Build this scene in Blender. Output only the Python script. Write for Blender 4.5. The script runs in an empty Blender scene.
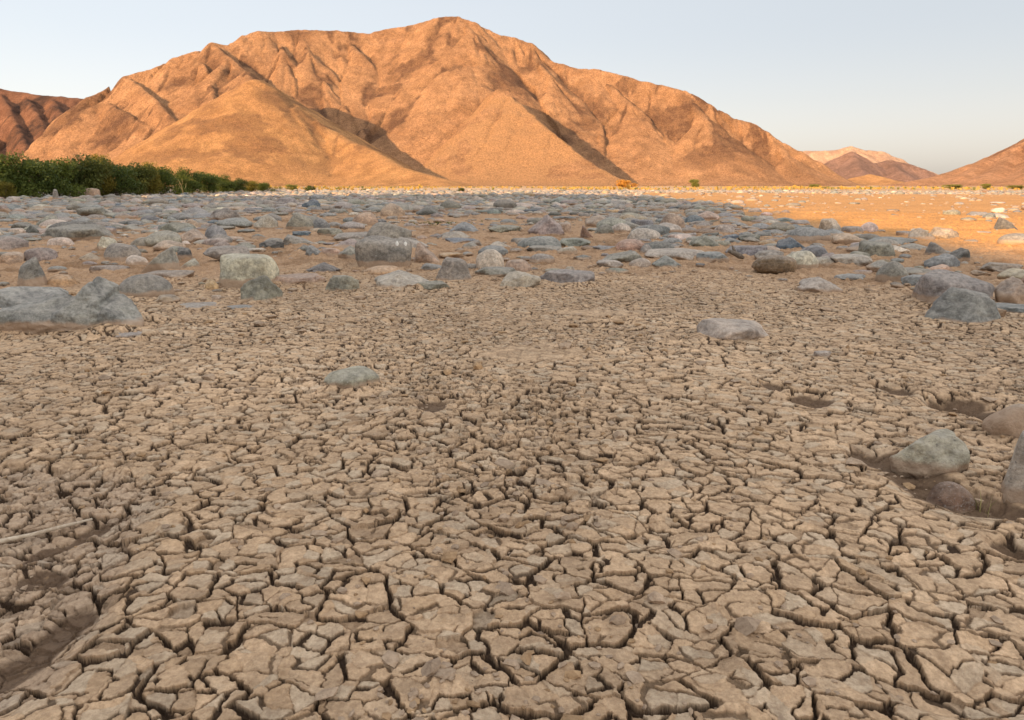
import bpy, bmesh, math, random
import numpy as np
R = math.radians
rng = np.random.default_rng(11)
random.seed(11)
scene = bpy.context.scene
col = scene.collection
W, Hpx, F_PX, YH = 1024, 720, 682.667, 185.0
CAM_H = 1.0
PITCH = math.atan((Hpx/2 - YH)/F_PX)
CP, SP = math.cos(PITCH), math.sin(PITCH)
SUN_AZ, SUN_EL = R(41), R(13)            # sun travels towards (sin az, cos az)
DX, DY = math.sin(SUN_AZ), math.cos(SUN_AZ)
TE = math.tan(SUN_EL)

# ------------------------------------------------------------------ camera maths
def at(px, py, Y):
    """world point on the ray through a picture point, at forward distance Y"""
    xc, yc = (px - W/2)/F_PX, (Hpx/2 - py)/F_PX
    t = Y/(CP + yc*SP)
    return (t*xc, Y, CAM_H + t*(yc*CP - SP))
def gnd(px, py):
    xc, yc = (px - W/2)/F_PX, (Hpx/2 - py)/F_PX
    t = CAM_H/(SP - yc*CP)
    return (t*xc, t*(CP + yc*SP))
def proj(x, y, z):
    dz = z - CAM_H
    f = y*CP - dz*SP
    u = y*SP + dz*CP
    return W/2 + F_PX*x/f, Hpx/2 - F_PX*u/f

# ------------------------------------------------------------------ noise
def _h(ix, iy, iz, seed):
    h = (ix.astype(np.uint32)*np.uint32(374761393) + iy.astype(np.uint32)*np.uint32(668265263)
         + np.asarray(iz).astype(np.uint32)*np.uint32(2147483647) + np.uint32((seed*1274126177) & 0xffffffff))
    h = (h ^ (h >> np.uint32(13)))*np.uint32(1274126177)
    h = (h ^ (h >> np.uint32(16)))*np.uint32(2246822519)
    h = h ^ (h >> np.uint32(15))
    return (h & np.uint32(0xffffff)).astype(np.float32)/np.float32(16777216.0)
def hash2(ix, iy, seed):
    with np.errstate(over='ignore'):
        return _h(ix, iy, np.zeros(1, np.int64), seed)
def vn2(x, y, seed=0):
    fx, fy = np.floor(x), np.floor(y)
    ix, iy = fx.astype(np.int64), fy.astype(np.int64)
    u, v = (x - fx).astype(np.float32), (y - fy).astype(np.float32)
    u = u*u*u*(u*(u*6 - 15) + 10); v = v*v*v*(v*(v*6 - 15) + 10)
    a, b, c, d = hash2(ix, iy, seed), hash2(ix+1, iy, seed), hash2(ix, iy+1, seed), hash2(ix+1, iy+1, seed)
    return (a + (b-a)*u)*(1-v) + (c + (d-c)*u)*v      # 0..1
def fbm2(x, y, seed=0, octv=4, gain=.5):
    s, a, n = 0, 1.0, 0.0
    for o in range(octv):
        s = s + a*(vn2(x*2**o + 17.3*o, y*2**o - 9.1*o, seed+o) - .5)
        n += a; a *= gain
    return s/n*2                                        # about -1..1
def vn3(p, seed=0):
    f = np.floor(p); i = f.astype(np.int64); t = (p - f).astype(np.float32)
    t = t*t*(3 - 2*t); out = 0
    with np.errstate(over='ignore'):
        for dx in (0, 1):
            for dy in (0, 1):
                for dz in (0, 1):
                    w = (t[:,0] if dx else 1-t[:,0])*(t[:,1] if dy else 1-t[:,1])*(t[:,2] if dz else 1-t[:,2])
                    out = out + w*_h(i[:,0]+dx, i[:,1]+dy, i[:,2]+dz, seed)
    return out
def fbm3(p, seed=0, octv=4, gain=.5):
    s, a, n = 0, 1.0, 0.0
    for o in range(octv):
        s = s + a*(vn3(p*2**o + 5.7*o, seed+o) - .5); n += a; a *= gain
    return s/n*2
def sstep(a, b, x):
    t = np.clip((x - a)/(b - a), 0, 1)
    return t*t*(3 - 2*t)

# ------------------------------------------------------------------ mesh / object helpers
def mesh_np(name, V, faces, mats, cols=None, smooth=True, attrs=None):
    """faces: (n,3) or (n,4) index array"""
    me = bpy.data.meshes.new(name)
    V = np.ascontiguousarray(V, np.float32); faces = np.ascontiguousarray(faces, np.int32)
    n, k = faces.shape
    me.vertices.add(len(V)); me.vertices.foreach_set('co', V.ravel())
    me.loops.add(n*k); me.loops.foreach_set('vertex_index', faces.ravel())
    me.polygons.add(n)
    me.polygons.foreach_set('loop_start', np.arange(0, n*k, k, dtype=np.int32))
    me.polygons.foreach_set('loop_total', np.full(n, k, np.int32))
    me.polygons.foreach_set('use_smooth', np.full(n, smooth, bool))
    if cols is not None:
        a = me.color_attributes.new('tint', 'FLOAT_COLOR', 'POINT')
        c4 = np.ones((len(V), 4), np.float32); c4[:, :3] = cols
        a.data.foreach_set('color', c4.ravel())
    for nm, arr in (attrs or {}).items():
        a = me.attributes.new(nm, 'FLOAT', 'POINT'); a.data.foreach_set('value', np.ascontiguousarray(arr, np.float32))
    for m in (mats if isinstance(mats, (list, tuple)) else [mats]): me.materials.append(m)
    me.update(calc_edges=True)
    return me
def link(name, me, parent=None, loc=(0, 0, 0), rotz=0):
    o = bpy.data.objects.new(name, me); col.objects.link(o)
    o.location = loc; o.rotation_euler = (0, 0, rotz)
    if parent: o.parent = parent
    return o
def tag(o, label=None, cat=None, group=None, kind=None):
    if label: o['label'] = label
    if cat: o['category'] = cat
    if group: o['group'] = group
    if kind: o['kind'] = kind
    return o
def ico(sub):
    bm = bmesh.new(); bmesh.ops.create_icosphere(bm, subdivisions=sub, radius=1)
    V = np.array([v.co[:] for v in bm.verts], np.float64)
    Fc = np.array([[v.index for v in f.verts] for f in bm.faces], np.int32)
    bm.free(); V /= np.linalg.norm(V, axis=1)[:, None]
    return V, Fc
ICO = {s: ico(s) for s in (1, 2, 3, 4, 5, 6)}
def grid_faces(nr, nc, wrap=False):
    i = np.arange(nr-1)[:, None]; j = np.arange(nc if wrap else nc-1)[None, :]
    a = i*nc + j; b = i*nc + (j+1) % nc
    return np.stack([a, b, b+nc, a+nc], -1).reshape(-1, 4)

# ------------------------------------------------------------------ materials
def new_mat(name):
    m = bpy.data.materials.new(name); m.use_nodes = True
    nt = m.node_tree; b = nt.nodes['Principled BSDF']
    b.inputs['Roughness'].default_value = .9
    b.inputs['Specular IOR Level'].default_value = .25
    return m, nt, b
def N(nt, typ, **kw):
    n = nt.nodes.new(typ)
    for k, v in kw.items():
        if k in n.inputs: n.inputs[k].default_value = v
        else: setattr(n, k, v)
    return n
def L(nt, a, b): nt.links.new(a, b)
def mixc(nt, fac, a, b, blend='MIX'):
    n = nt.nodes.new('ShaderNodeMix'); n.data_type = 'RGBA'; n.blend_type = blend
    for sock, v in ((n.inputs[0], fac), (n.inputs[6], a), (n.inputs[7], b)):
        if isinstance(v, bpy.types.NodeSocket): L(nt, v, sock)
        elif isinstance(v, (int, float)): sock.default_value = v
        else: sock.default_value = (*v, 1)
    return n.outputs[2]
def noise(nt, vec, scale, detail=4, rough=.55, dist=0):
    n = N(nt, 'ShaderNodeTexNoise', Scale=scale, Detail=detail, Roughness=rough, Distortion=dist)
    L(nt, vec, n.inputs['Vector']); return n.outputs['Fac']
def ramp(nt, fac, a, b, va=0.0, vb=1.0):
    n = N(nt, 'ShaderNodeMapRange', interpolation_type='SMOOTHSTEP')
    n.inputs[1].default_value, n.inputs[2].default_value, n.inputs[3].default_value, n.inputs[4].default_value = a, b, va, vb
    L(nt, fac, n.inputs[0]); return n.outputs[0]
def math_(nt, op, a, b=None):
    n = nt.nodes.new('ShaderNodeMath'); n.operation = op
    for s, v in zip(n.inputs, (a, b)):
        if v is None: continue
        if isinstance(v, bpy.types.NodeSocket): L(nt, v, s)
        else: s.default_value = v
    return n.outputs[0]
def bump(nt, bsdf, h, strength, distance, prev=None):
    n = N(nt, 'ShaderNodeBump', Strength=strength, Distance=distance)
    L(nt, h, n.inputs['Height'])
    if prev is not None: L(nt, prev, n.inputs['Normal'])
    L(nt, n.outputs[0], bsdf.inputs['Normal']); return n.outputs[0]

def mud_material():
    m, nt, b = new_mat('dried_mud')
    tc = N(nt, 'ShaderNodeTexCoord').outputs['Object']
    at_ = N(nt, 'ShaderNodeVertexColor', layer_name='tint').outputs[0]
    n1 = noise(nt, tc, 9, 5, .6); n2 = noise(nt, tc, 70, 4, .65); n3 = noise(nt, tc, 380, 3, .7)
    c = mixc(nt, 1, at_, mixc(nt, ramp(nt, n1, .25, .75), (.84, .82, .80), (1.14, 1.12, 1.1)), 'MULTIPLY')
    c = mixc(nt, 1, c, mixc(nt, ramp(nt, n2, .3, .7), (.80, .77, .74), (1.16, 1.16, 1.15)), 'MULTIPLY')
    c = mixc(nt, ramp(nt, n3, .58, .70, 0, .5), c, (.15, .105, .075))
    n4 = noise(nt, tc, 33, 3, .6)
    c = mixc(nt, ramp(nt, n4, .62, .76, 0, .4), c, (.40, .25, .13))
    L(nt, c, b.inputs['Base Color'])
    p = bump(nt, b, noise(nt, tc, 45, 7, .7), .7, .010)
    bump(nt, b, noise(nt, tc, 260, 4, .75), .7, .0025, p)
    b.inputs['Roughness'].default_value = .92
    return m
def stone_material(mode):
    m, nt, b = new_mat('river_stone_' + mode)
    geo = N(nt, 'ShaderNodeNewGeometry')
    pos = geo.outputs['Position']
    if mode == 'single':
        oi = N(nt, 'ShaderNodeObjectInfo')
        base, lvl = oi.outputs['Color'], oi.outputs['Alpha']
        sub = nt.nodes.new('ShaderNodeVectorMath'); sub.operation = 'SUBTRACT'
        L(nt, pos, sub.inputs[0]); L(nt, oi.outputs['Location'], sub.inputs[1])
        vec = sub.outputs[0]
        sx = N(nt, 'ShaderNodeSeparateXYZ'); L(nt, vec, sx.inputs[0]); z = sx.outputs[2]
        add = nt.nodes.new('ShaderNodeVectorMath'); add.operation = 'ADD'
        cmb = N(nt, 'ShaderNodeCombineXYZ'); k = math_(nt, 'MULTIPLY', oi.outputs['Random'], 37.0)
        for i in range(3): L(nt, k, cmb.inputs[i])
        L(nt, vec, add.inputs[0]); L(nt, cmb.outputs[0], add.inputs[1]); tv = add.outputs[0]
    else:
        base = N(nt, 'ShaderNodeVertexColor', layer_name='tint').outputs[0]
        z = N(nt, 'ShaderNodeAttribute', attribute_name='rise').outputs['Fac']
        lvl = N(nt, 'ShaderNodeAttribute', attribute_name='silt').outputs['Fac']
        tv = pos
    n1 = noise(nt, tv, 5, 5, .6, .6); n2 = noise(nt, tv, 26, 5, .7); n3 = noise(nt, tv, 140, 3, .7)
    c = mixc(nt, 1, base, mixc(nt, ramp(nt, n1, .3, .72), (.66, .67, .68), (1.30, 1.27, 1.22)), 'MULTIPLY')
    c = mixc(nt, 1, c, mixc(nt, ramp(nt, n2, .34, .66), (.68, .67, .66), (1.26, 1.26, 1.26)), 'MULTIPLY')
    c = mixc(nt, ramp(nt, n3, .58, .70, 0, .6), c, (.42, .40, .37))
    n5 = noise(nt, tv, 90, 3, .6)
    c = mixc(nt, ramp(nt, n5, .58, .70, 0, .65), c, (.07, .065, .06))
    # bedding streaks
    wv = N(nt, 'ShaderNodeTexWave', Scale=4.0, Distortion=7.0, Detail=4.0)
    wv.inputs['Detail Scale'].default_value = 2.6; wv.bands_direction = 'Z'
    L(nt, tv, wv.inputs['Vector'])
    c = mixc(nt, ramp(nt, wv.outputs['Fac'], .93, 1, 0, .16), c, (.46, .43, .38))
    # dust lying on the upper faces, and the silt line left by standing water
    sn = N(nt, 'ShaderNodeSeparateXYZ'); L(nt, geo.outputs['Normal'], sn.inputs[0])
    dust = math_(nt, 'MULTIPLY', ramp(nt, sn.outputs[2], .3, .95), ramp(nt, n2, .35, .65, .10, .42))
    c = mixc(nt, dust, c, (.40, .335, .275))
    zz = math_(nt, 'SUBTRACT', math_(nt, 'ADD', z, math_(nt, 'MULTIPLY', math_(nt, 'SUBTRACT', n1, .5), .10)), lvl)
    c = mixc(nt, ramp(nt, zz, -.012, .02, .88, 0), c, mixc(nt, n2, (.33, .22, .14), (.46, .33, .23)))
    L(nt, c, b.inputs['Base Color'])
    p = bump(nt, b, noise(nt, tv, 11, 8, .68), .8, .035)
    p = bump(nt, b, noise(nt, tv, 55, 5, .7), .5, .006, p)
    bump(nt, b, n3, .4, .003, p)
    b.inputs['Roughness'].default_value = .78
    return m
def rock_slope_material(name, ca, cb, cd, sc=1.0):
    m, nt, b = new_mat(name)
    tc = N(nt, 'ShaderNodeTexCoord').outputs['Object']
    geo = N(nt, 'ShaderNodeNewGeometry')
    n1 = noise(nt, tc, .012*sc, 6, .62, 1.0); n2 = noise(nt, tc, .07*sc, 6, .7); n3 = noise(nt, tc, .26*sc, 7, .8)
    c = mixc(nt, ramp(nt, n1, .36, .64), ca, cb)
    c = mixc(nt, 1, c, mixc(nt, ramp(nt, n2, .3, .7), (.76, .74, .72), (1.18, 1.16, 1.14)), 'MULTIPLY')
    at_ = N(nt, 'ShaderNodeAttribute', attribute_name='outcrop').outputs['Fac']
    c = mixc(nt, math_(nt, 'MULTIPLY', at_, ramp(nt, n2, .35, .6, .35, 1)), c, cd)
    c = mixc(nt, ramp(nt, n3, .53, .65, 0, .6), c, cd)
    sandy = N(nt, 'ShaderNodeAttribute', attribute_name='sandy').outputs['Fac']
    c = mixc(nt, math_(nt, 'MULTIPLY', sandy, .8), c, (.475, .262, .125))
    n4 = noise(nt, tc, .9*sc, 3, .7)
    c = mixc(nt, 1, c, mixc(nt, ramp(nt, n4, .35, .65), (.70, .68, .66), (1.26, 1.26, 1.26)), 'MULTIPLY')
    L(nt, c, b.inputs['Base Color'])
    p = bump(nt, b, noise(nt, tc, .16*sc, 9, .82), 1.0, 5.0/sc)
    b.inputs['Roughness'].default_value = .95
    b.inputs['Specular IOR Level'].default_value = .1
    return m
def leaf_material(name):
    m, nt, b = new_mat(name)
    at_ = N(nt, 'ShaderNodeVertexColor', layer_name='tint').outputs[0]
    L(nt, at_, b.inputs['Base Color']); b.inputs['Roughness'].default_value = .6
    tr = N(nt, 'ShaderNodeBsdfTranslucent'); L(nt, at_, tr.inputs[0])
    mx = N(nt, 'ShaderNodeMixShader'); mx.inputs[0].default_value = .25
    L(nt, b.outputs[0], mx.inputs[1]); L(nt, tr.outputs[0], mx.inputs[2])
    L(nt, mx.outputs[0], nt.nodes['Material Output'].inputs[0])
    return m
def bark_material(name, ca, cb):
    m, nt, b = new_mat(name)
    tc = N(nt, 'ShaderNodeTexCoord').outputs['Object']
    n = noise(nt, tc, 30, 5, .7, 1.5)
    L(nt, mixc(nt, ramp(nt, n, .35, .65), ca, cb), b.inputs['Base Color'])
    bump(nt, b, n, .5, .004)
    return m

MUD = mud_material()
STONE, STONES = stone_material('single'), stone_material('scatter')
LEAF = leaf_material('shrub_leaves')
BARK = bark_material('grey_bark', (.10, .075, .055), (.22, .18, .14))
STRAW = bark_material('bleached_wood', (.36, .28, .2), (.55, .46, .35))

# ------------------------------------------------------------------ the riverbed
placed = []          # (x, y, radius) of the single stones
def cells(x, y, size, seed, offx=0, offy=0, jit=.92, wmin=.002, wmax=.008, closed=0.0):
    """jittered cells: id, offset from cell centre, signed gap distance (negative inside a crack)"""
    X = (x/size + offx); Y = (y/size + offy)
    ix, iy = np.floor(X).astype(np.int64), np.floor(Y).astype(np.int64)
    bd = np.full(X.shape, 9., np.float32); bx = np.zeros_like(bd); by = np.zeros_like(bd)
    bi = ix.copy(); bj = iy.copy()
    for a in (-1, 0, 1):
        for b in (-1, 0, 1):
            ci, cj = ix+a, iy+b
            px = (ci + .5 + jit*(hash2(ci, cj, seed)-.5) - X).astype(np.float32)
            py = (cj + .5 + jit*(hash2(ci, cj, seed+7)-.5) - Y).astype(np.float32)
            d = px*px + py*py; k = d < bd
            bd = np.where(k, d, bd); bx = np.where(k, px, bx); by = np.where(k, py, by)
            bi = np.where(k, ci, bi); bj = np.where(k, cj, bj)
    s = np.full(X.shape, 9., np.float32)
    hb = hash2(bi, bj, seed+3)
    for a in (-2, -1, 0, 1, 2):
        for b in (-2, -1, 0, 1, 2):
            if a == 0 and b == 0 or abs(a)+abs(b) == 4: continue
            ci, cj = bi+a, bj+b
            px = (ci + .5 + jit*(hash2(ci, cj, seed)-.5) - X).astype(np.float32)
            py = (cj + .5 + jit*(hash2(ci, cj, seed+7)-.5) - Y).astype(np.float32)
            ex, ey = px-bx, py-by
            ln = np.sqrt(ex*ex + ey*ey) + 1e-6
            e = ((bx+px)*.5*ex + (by+py)*.5*ey)/ln*size
            hw = (hb + hash2(ci, cj, seed+3)) % 1.0          # one value per shared edge
            w = wmin + (wmax-wmin)*np.clip((hw-closed)/(1-closed), -.35, 1)
            s = np.minimum(s, e - w)
    return bi, bj, -bx*size, -by*size, s

def seg_dist(x, y, pts):
    """distance to a polyline and side (+ left of its direction)"""
    best = np.full(x.shape, 1e9); side = np.zeros(x.shape)
    for (x0, y0), (x1, y1) in zip(pts[:-1], pts[1:]):
        dx, dy = x1-x0, y1-y0; l2 = dx*dx + dy*dy
        t = np.clip(((x-x0)*dx + (y-y0)*dy)/l2, 0, 1)
        d = np.hypot(x-x0-t*dx, y-y0-t*dy)
        k = d < best
        side = np.where(k, np.sign(dx*(y-y0) - dy*(x-x0)), side); best = np.where(k, d, best)
    return best, side
def line(*pp): return [gnd(*p) for p in pp]
TROUGH = line((-160, 760), (0, 722), (60, 690), (112, 615), (128, 565), (150, 520), (175, 490), (120, 470), (-200, 455))
GULLY = line((-60, 700), (0, 672), (35, 645), (75, 612))
GULLY2 = line((30, 548), (62, 534), (92, 523), (116, 511))
TRENCH = line((874, 455), (905, 468), (935, 490), (965, 502), (1010, 505))
BANK = line((1000, 420), (985, 412), (965, 404), (940, 398))
HOLES = [(810, 398, 22, 7, .05), (893, 387, 16, 6, .045), (962, 403, 34, 8, .05), (772, 386, 10, 5, .03), (655, 538, 28, 16, .02),
         (690, 660, 44, 34, .018), (1016, 549, 22, 12, .05), (950, 690, 70, 26, .03), (433, 408, 16, 6, .03),
         (40, 572, 26, 10, .02), (395, 322, 14, 3, .03), (600, 325, 14, 3, .03), (240, 455, 20, 8, .02), (560, 500, 20, 8, .015)]
def smooth_land(x, y):
    """the slow shape of the bed, without cracks; same units as the mesh"""
    r = np.hypot(x, y)
    z = .028*fbm2(x*.55, y*.55, 5, 3) + .012*fbm2(x*2.1, y*2.1, 9, 2)
    z = z*(1 - sstep(14, 40, r)*.3) + .06*fbm2(x*.12, y*.12, 21, 3)*sstep(6, 18, r)
    z = z + sstep(25, 90, r)*.10*fbm2(x*.03, y*.03, 31, 2)
    d, s = seg_dist(x, y, TROUGH)
    z = z - .025*sstep(-.05, .09, np.where(s > 0, d, -d))*sstep(3.2, 2.4, y)
    d, _ = seg_dist(x, y, GULLY);  z = z - .022*np.exp(-(d/.055)**2)
    d, _ = seg_dist(x, y, GULLY2); z = z - .025*np.exp(-(d/.04)**2)
    d, _ = seg_dist(x, y, TRENCH); z = z - .05*np.exp(-(d/.075)**2)
    d, _ = seg_dist(x, y, BANK);   z = z - .05*np.exp(-(d/.06)**2)
    for px, py, rx, ry, dep in HOLES:
        cx, cy = gnd(px, py); ax = abs(gnd(px+rx, py)[0]-cx); ay = abs(gnd(px, py+ry)[1]-gnd(px, py-ry)[1])/2
        q = ((x-cx)/ax)**2 + ((y-cy)/ay)**2
        z = z - dep*np.exp(-q*q)*(1 + .3*fbm2(x*12, y*12, 77, 3, .55))
    return z
def land(x, y):
    """height and ground colour"""
    x = np.asarray(x, np.float64); y = np.asarray(y, np.float64)
    r = np.hypot(x, y)
    base = smooth_land(x, y)
    # --- masks
    edge = r + 1.3*fbm2(x*.5, y*.5, 44, 3)
    crack = sstep(11.5, 6.5, edge)
    smooth = np.zeros(x.shape)
    for px, py, rx, ry in ((540, 355, 55, 9), (600, 312, 45, 3)):
        cx, cy = gnd(px, py); ax = abs(gnd(px+rx, py)[0]-cx); ay = abs(gnd(px, py+ry)[1]-gnd(px, py-ry)[1])/2
        q = ((x-cx)/ax)**2 + ((y-cy)/ay)**2 + .7*fbm2(x*5, y*5, 61, 3)
        smooth = np.maximum(smooth, sstep(1.15, .6, q))
    wet = np.zeros(x.shape)
    for pl, wd in ((GULLY, .042), (GULLY2, .028), (TRENCH, .085), (BANK, .045)):
        d, _ = seg_dist(x, y, pl)
        wet = np.maximum(wet, sstep(1.25, .7, d/wd + .5*fbm2(x*14, y*14, 71, 3)))
    for px, py, rx, ry, dep in HOLES[:4] + [HOLES[6], HOLES[8], HOLES[9]]:
        cx, cy = gnd(px, py); ax = abs(gnd(px+rx, py)[0]-cx); ay = abs(gnd(px, py+ry)[1]-gnd(px, py-ry)[1])/2
        wet = np.maximum(wet, sstep(1.0, .65, ((x-cx)/ax)**2 + ((y-cy)/ay)**2 + .45*fbm2(x*14, y*14, 72, 3)))
    d, s = seg_dist(x, y, TROUGH)
    trough = sstep(-.03, .06, np.where(s > 0, d, -d))*sstep(3.2, 2.4, y)
    crumb = sstep(.02, .5, fbm2(x*1.3, y*1.3, 81, 3) + .18*(r-2.2) + .8*trough)*crack
    # --- cracked plates
    xw = x + .020*fbm2(x*11, y*11, 101, 2) + .0085*fbm2(x*48, y*48, 103, 4, .6)
    yw = y + .020*fbm2(x*11+50, y*11, 102, 2) + .0085*fbm2(x*48+50, y*48, 104, 4, .6)
    near = r < 13
    hgt = np.zeros(x.shape); gap = np.zeros(x.shape); tone = np.full(x.shape, .5); tone2 = np.full(x.shape, .5); lip = np.zeros(x.shape)
    if near.any():
        X, Y = xw[near], yw[near]; cr = crumb[near]; rr = r[near]
        i1, j1, ox, oy, s1 = cells(X - .2*Y, Y*1.32 + .22*X, .120, 201, wmin=.0006, wmax=.0105, closed=.26)
        h1 = hash2(i1, j1, 211); h2 = hash2(i1, j1, 212); h3 = hash2(i1, j1, 213)
        z1 = (h1-.5)*.008 + ox*(h2-.5)*.09 + oy*(h3-.5)*.09
        q = np.clip(s1/.05, 0, 1); z1 = z1 + .008*(1-q)**2*(hash2(i1, j1, 214) - .30)       # curled or drooping rims
        i2, j2, ox2, oy2, s2 = cells(X - .1*Y, Y*1.22 + .15*X, .058, 301, offx=h1*19.7, offy=h2*23.1, wmin=-.0022, wmax=.0085, closed=.30)
        g1 = hash2(i2, j2, 311); g2 = hash2(i2, j2, 312); g3 = hash2(i2, j2, 313)
        a2 = .55 + .9*cr
        z2 = a2*((g1-.5)*.007 + ox2*(g2-.5)*.15 + oy2*(g3-.5)*.15)
        i3, j3, ox3, oy3, s3 = cells(X, Y, .029, 401, offx=g1*19.7, offy=g2*23.1, wmin=-.0035, wmax=.0045, closed=.35)
        k1 = hash2(i3, j3, 411); k2 = hash2(i3, j3, 412); k3 = hash2(i3, j3, 413)
        z3 = cr*((k1-.5)*.006 + ox3*(k2-.5)*.22 + oy3*(k3-.5)*.22)
        s3 = s3 + .0035*(1-cr)
        pop = (hash2(i3, j3, 415) > .95)*cr*.7 + (hash2(i2, j2, 315) > .955 - .05*cr)*1.0                # flakes that have come away
        d1 = .019*sstep(.0002, -.0014, s1); d2 = .0115*sstep(.0002, -.0012, s2)*(.35+.65*sstep(.2, .6, hash2(i1, j1, 216)+.5*cr)); d3 = .0055*sstep(.0006, -.0016, s3)*(.15+.85*cr)
        rim = -.0014*np.exp(-np.clip(s1, 0, 1)/.0015) - .0012*np.exp(-np.clip(s2, 0, 1)/.0013) - .0012*cr*np.exp(-np.clip(s3, 0, 1)/.0015)
        hh = z1 + z2 + z3 + rim - pop*(.010 + .005*fbm2(X*70, Y*70, 504, 2))
        rough = .0028*fbm2(X*38, Y*38, 501, 4, .65) + .0017*fbm2(X*150, Y*150, 503, 3, .65) + .0025*cr*fbm2(X*22, Y*22, 502, 3, .6)
        hh = hh + rough
        dd = np.maximum(np.maximum(d1, d2), d3)
        hgt[near] = hh - dd
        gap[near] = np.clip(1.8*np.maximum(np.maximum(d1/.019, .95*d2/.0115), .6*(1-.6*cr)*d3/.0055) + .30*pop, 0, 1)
        tone[near] = .4*h3 + .35*g3 + .25*k2; lip[near] = np.clip(np.maximum(np.exp(-np.clip(s1-.0004, 0, 1)/.0022), .8*np.exp(-np.clip(s2-.0004, 0, 1)/.0018)), 0, 1); tone2[near] = hash2(i2, j2, 316)
    flat = np.maximum(smooth*.72, np.clip(wet, 0, 1)*.62)
    amp = crack*(1-flat)*sstep(88, 80, np.degrees(np.abs(np.arctan2(x, y))))
    z = base + hgt*amp*(1 - .42*sstep(2.4, 5, r))
    # --- silt heaped against the stones
    if placed:
        x0, x1, y0, y1 = x.min(), x.max(), y.min(), y.max()
        for (sx, sy, sr) in placed:
            if sy > 26 or sx+2*sr < x0 or sx-2*sr > x1 or sy+2*sr < y0 or sy-2*sr > y1: continue
            k = np.nonzero((np.abs(x-sx) < 2*sr) & (np.abs(y-sy) < 2*sr))[0]
            if len(k) == 0: continue
            d = np.hypot(x[k]-sx, y[k]-sy)/sr
            z[k] += min(.035, .11*sr)*np.exp(-((d-.85)/.38)**2)*(.55 + .9*vn2(x[k]*5, y[k]*5, 91))
    # --- crumbly silt between the stones
    lump = sstep(6.0, 10, edge)*(1-.8*flat)
    big = np.abs(fbm2(x*3.1, y*3.1, 521, 3, .6))
    z = z + lump*(.040*fbm2(x*7, y*7, 511, 4, .7) + .022*fbm2(x*19, y*19, 513, 2) + .028*big - .014)*(1 - .6*sstep(40, 120, r))
    # --- colour
    c0 = np.stack([.505 + 0*x, .355 + 0*x, .226 + 0*x], -1)
    def mix(c, f, k): return c*(1-f[..., None]) + np.array(k)*f[..., None]
    t = (tone-.5)*2
    c = c0*(1 + .24*t)[..., None]
    c = mix(c, sstep(.62, .95, tone2)*.55*amp, (.50, .415, .31))        # greyer plates
    c = mix(c, sstep(.2, .02, tone2)*.40*amp, (.44, .29, .165))         # ochre plates
    patch = fbm2(x*.8, y*.8, 531, 4)
    c = c*(1 + .20*patch)[..., None]
    c = mix(c, sstep(.1, .6, fbm2(x*26, y*26, 535, 4, .65))*.45*amp, (.31, .205, .125))   # scuffed brown flecks
    c = mix(c, trough*.35, (.33, .265, .215))
    c = mix(c, lip*amp*(.35+.4*vn2(x*40, y*40, 533)), (.30, .19, .105))          # browner broken edges
    c = mix(c, gap*amp, (.055, .033, .019))                               # damp soil in the cracks, with their shade painted into the colour
    c = mix(c, np.clip(wet, 0, 1)*.93, (.118, .074, .045))
    silt = sstep(6.5, 10, edge)
    c = mix(c, silt*.8, (.36, .228, .135))
    c = mix(c, silt*sstep(.05, .4, fbm2(x*2.3, y*2.3, 541, 4))*.7, (.21, .125, .068))
    right = sstep(-2.5, 2.5, x - (5.5 + .10*y) + 2.2*fbm2(x*.16, y*.16, 551, 3))*sstep(8, 12, y)
    c = mix(c, right*.94, (.50, .255, .085))                              # orange blown sand
    c = c*(1 + .22*right*fbm2(x*.9, y*.9, 555, 4, .6))[..., None]
    far = sstep(70, 150, r)
    c = mix(c, far*(1-.4*right), (.47, .32, .20))
    c = mix(c, sstep(80, 150, r)*sstep(-.1, .3, fbm2(x*.03, y*.12, 561, 4))*.6, (.56, .42, .29))
    c = mix(c, sstep(60, 120, r)*sstep(.1, .35, fbm2(x*.06, y*.25, 571, 4))*.5, (.46, .27, .12))
    return z, c

def build_ground():
    rs = [0.30]
    while rs[-1] < 4500:
        d = rs[-1]
        if d < 1.0: st = .012 if d < .8 else .004
        elif d < 12: st = min(max(.50*d*d/F_PX, .0014), .011)
        elif d < 30: st = d*.0016
        elif d < 150: st = d*.008
        else: st = d*.05
        rs.append(d + st)
    rs = np.array(rs)
    a = np.linspace(-42, 42, 1440); w1 = np.linspace(42, 82, 170)[1:]
    th = np.radians(np.concatenate([-w1[::-1], a, w1, np.linspace(82, 278, 120)[1:-1]]))
    nr, nc = len(rs), len(th)
    print('ground', nr, nc, nr*nc)
    RR, TT = np.meshgrid(rs, th, indexing='ij')
    x = (RR*np.sin(TT)).ravel(); y = (RR*np.cos(TT)).ravel()
    Z = np.empty(x.shape, np.float32); C = np.empty((len(x), 3), np.float32)
    step = 400000
    for i in range(0, len(x), step):
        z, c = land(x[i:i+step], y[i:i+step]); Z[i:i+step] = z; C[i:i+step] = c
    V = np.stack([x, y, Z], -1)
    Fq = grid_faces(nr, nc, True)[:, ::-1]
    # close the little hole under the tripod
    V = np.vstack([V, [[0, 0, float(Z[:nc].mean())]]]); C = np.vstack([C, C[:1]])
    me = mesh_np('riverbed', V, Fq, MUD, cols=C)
    o = link('ground', me)
    cen = mesh_np('riverbed_middle', np.vstack([V[:nc], V[-1:]]), np.array([[nc, (j+1) % nc, j] for j in range(nc)]), MUD, cols=np.vstack([C[:nc], C[-1:]]))
    bm = bmesh.new(); bm.from_mesh(cen); 
    o2 = None
    bm.free(); bpy.data.meshes.remove(cen)
    tag(o, 'cracked dry mud of the riverbed running out to the sandy plain', 'ground', kind='structure')
    return o
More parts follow.
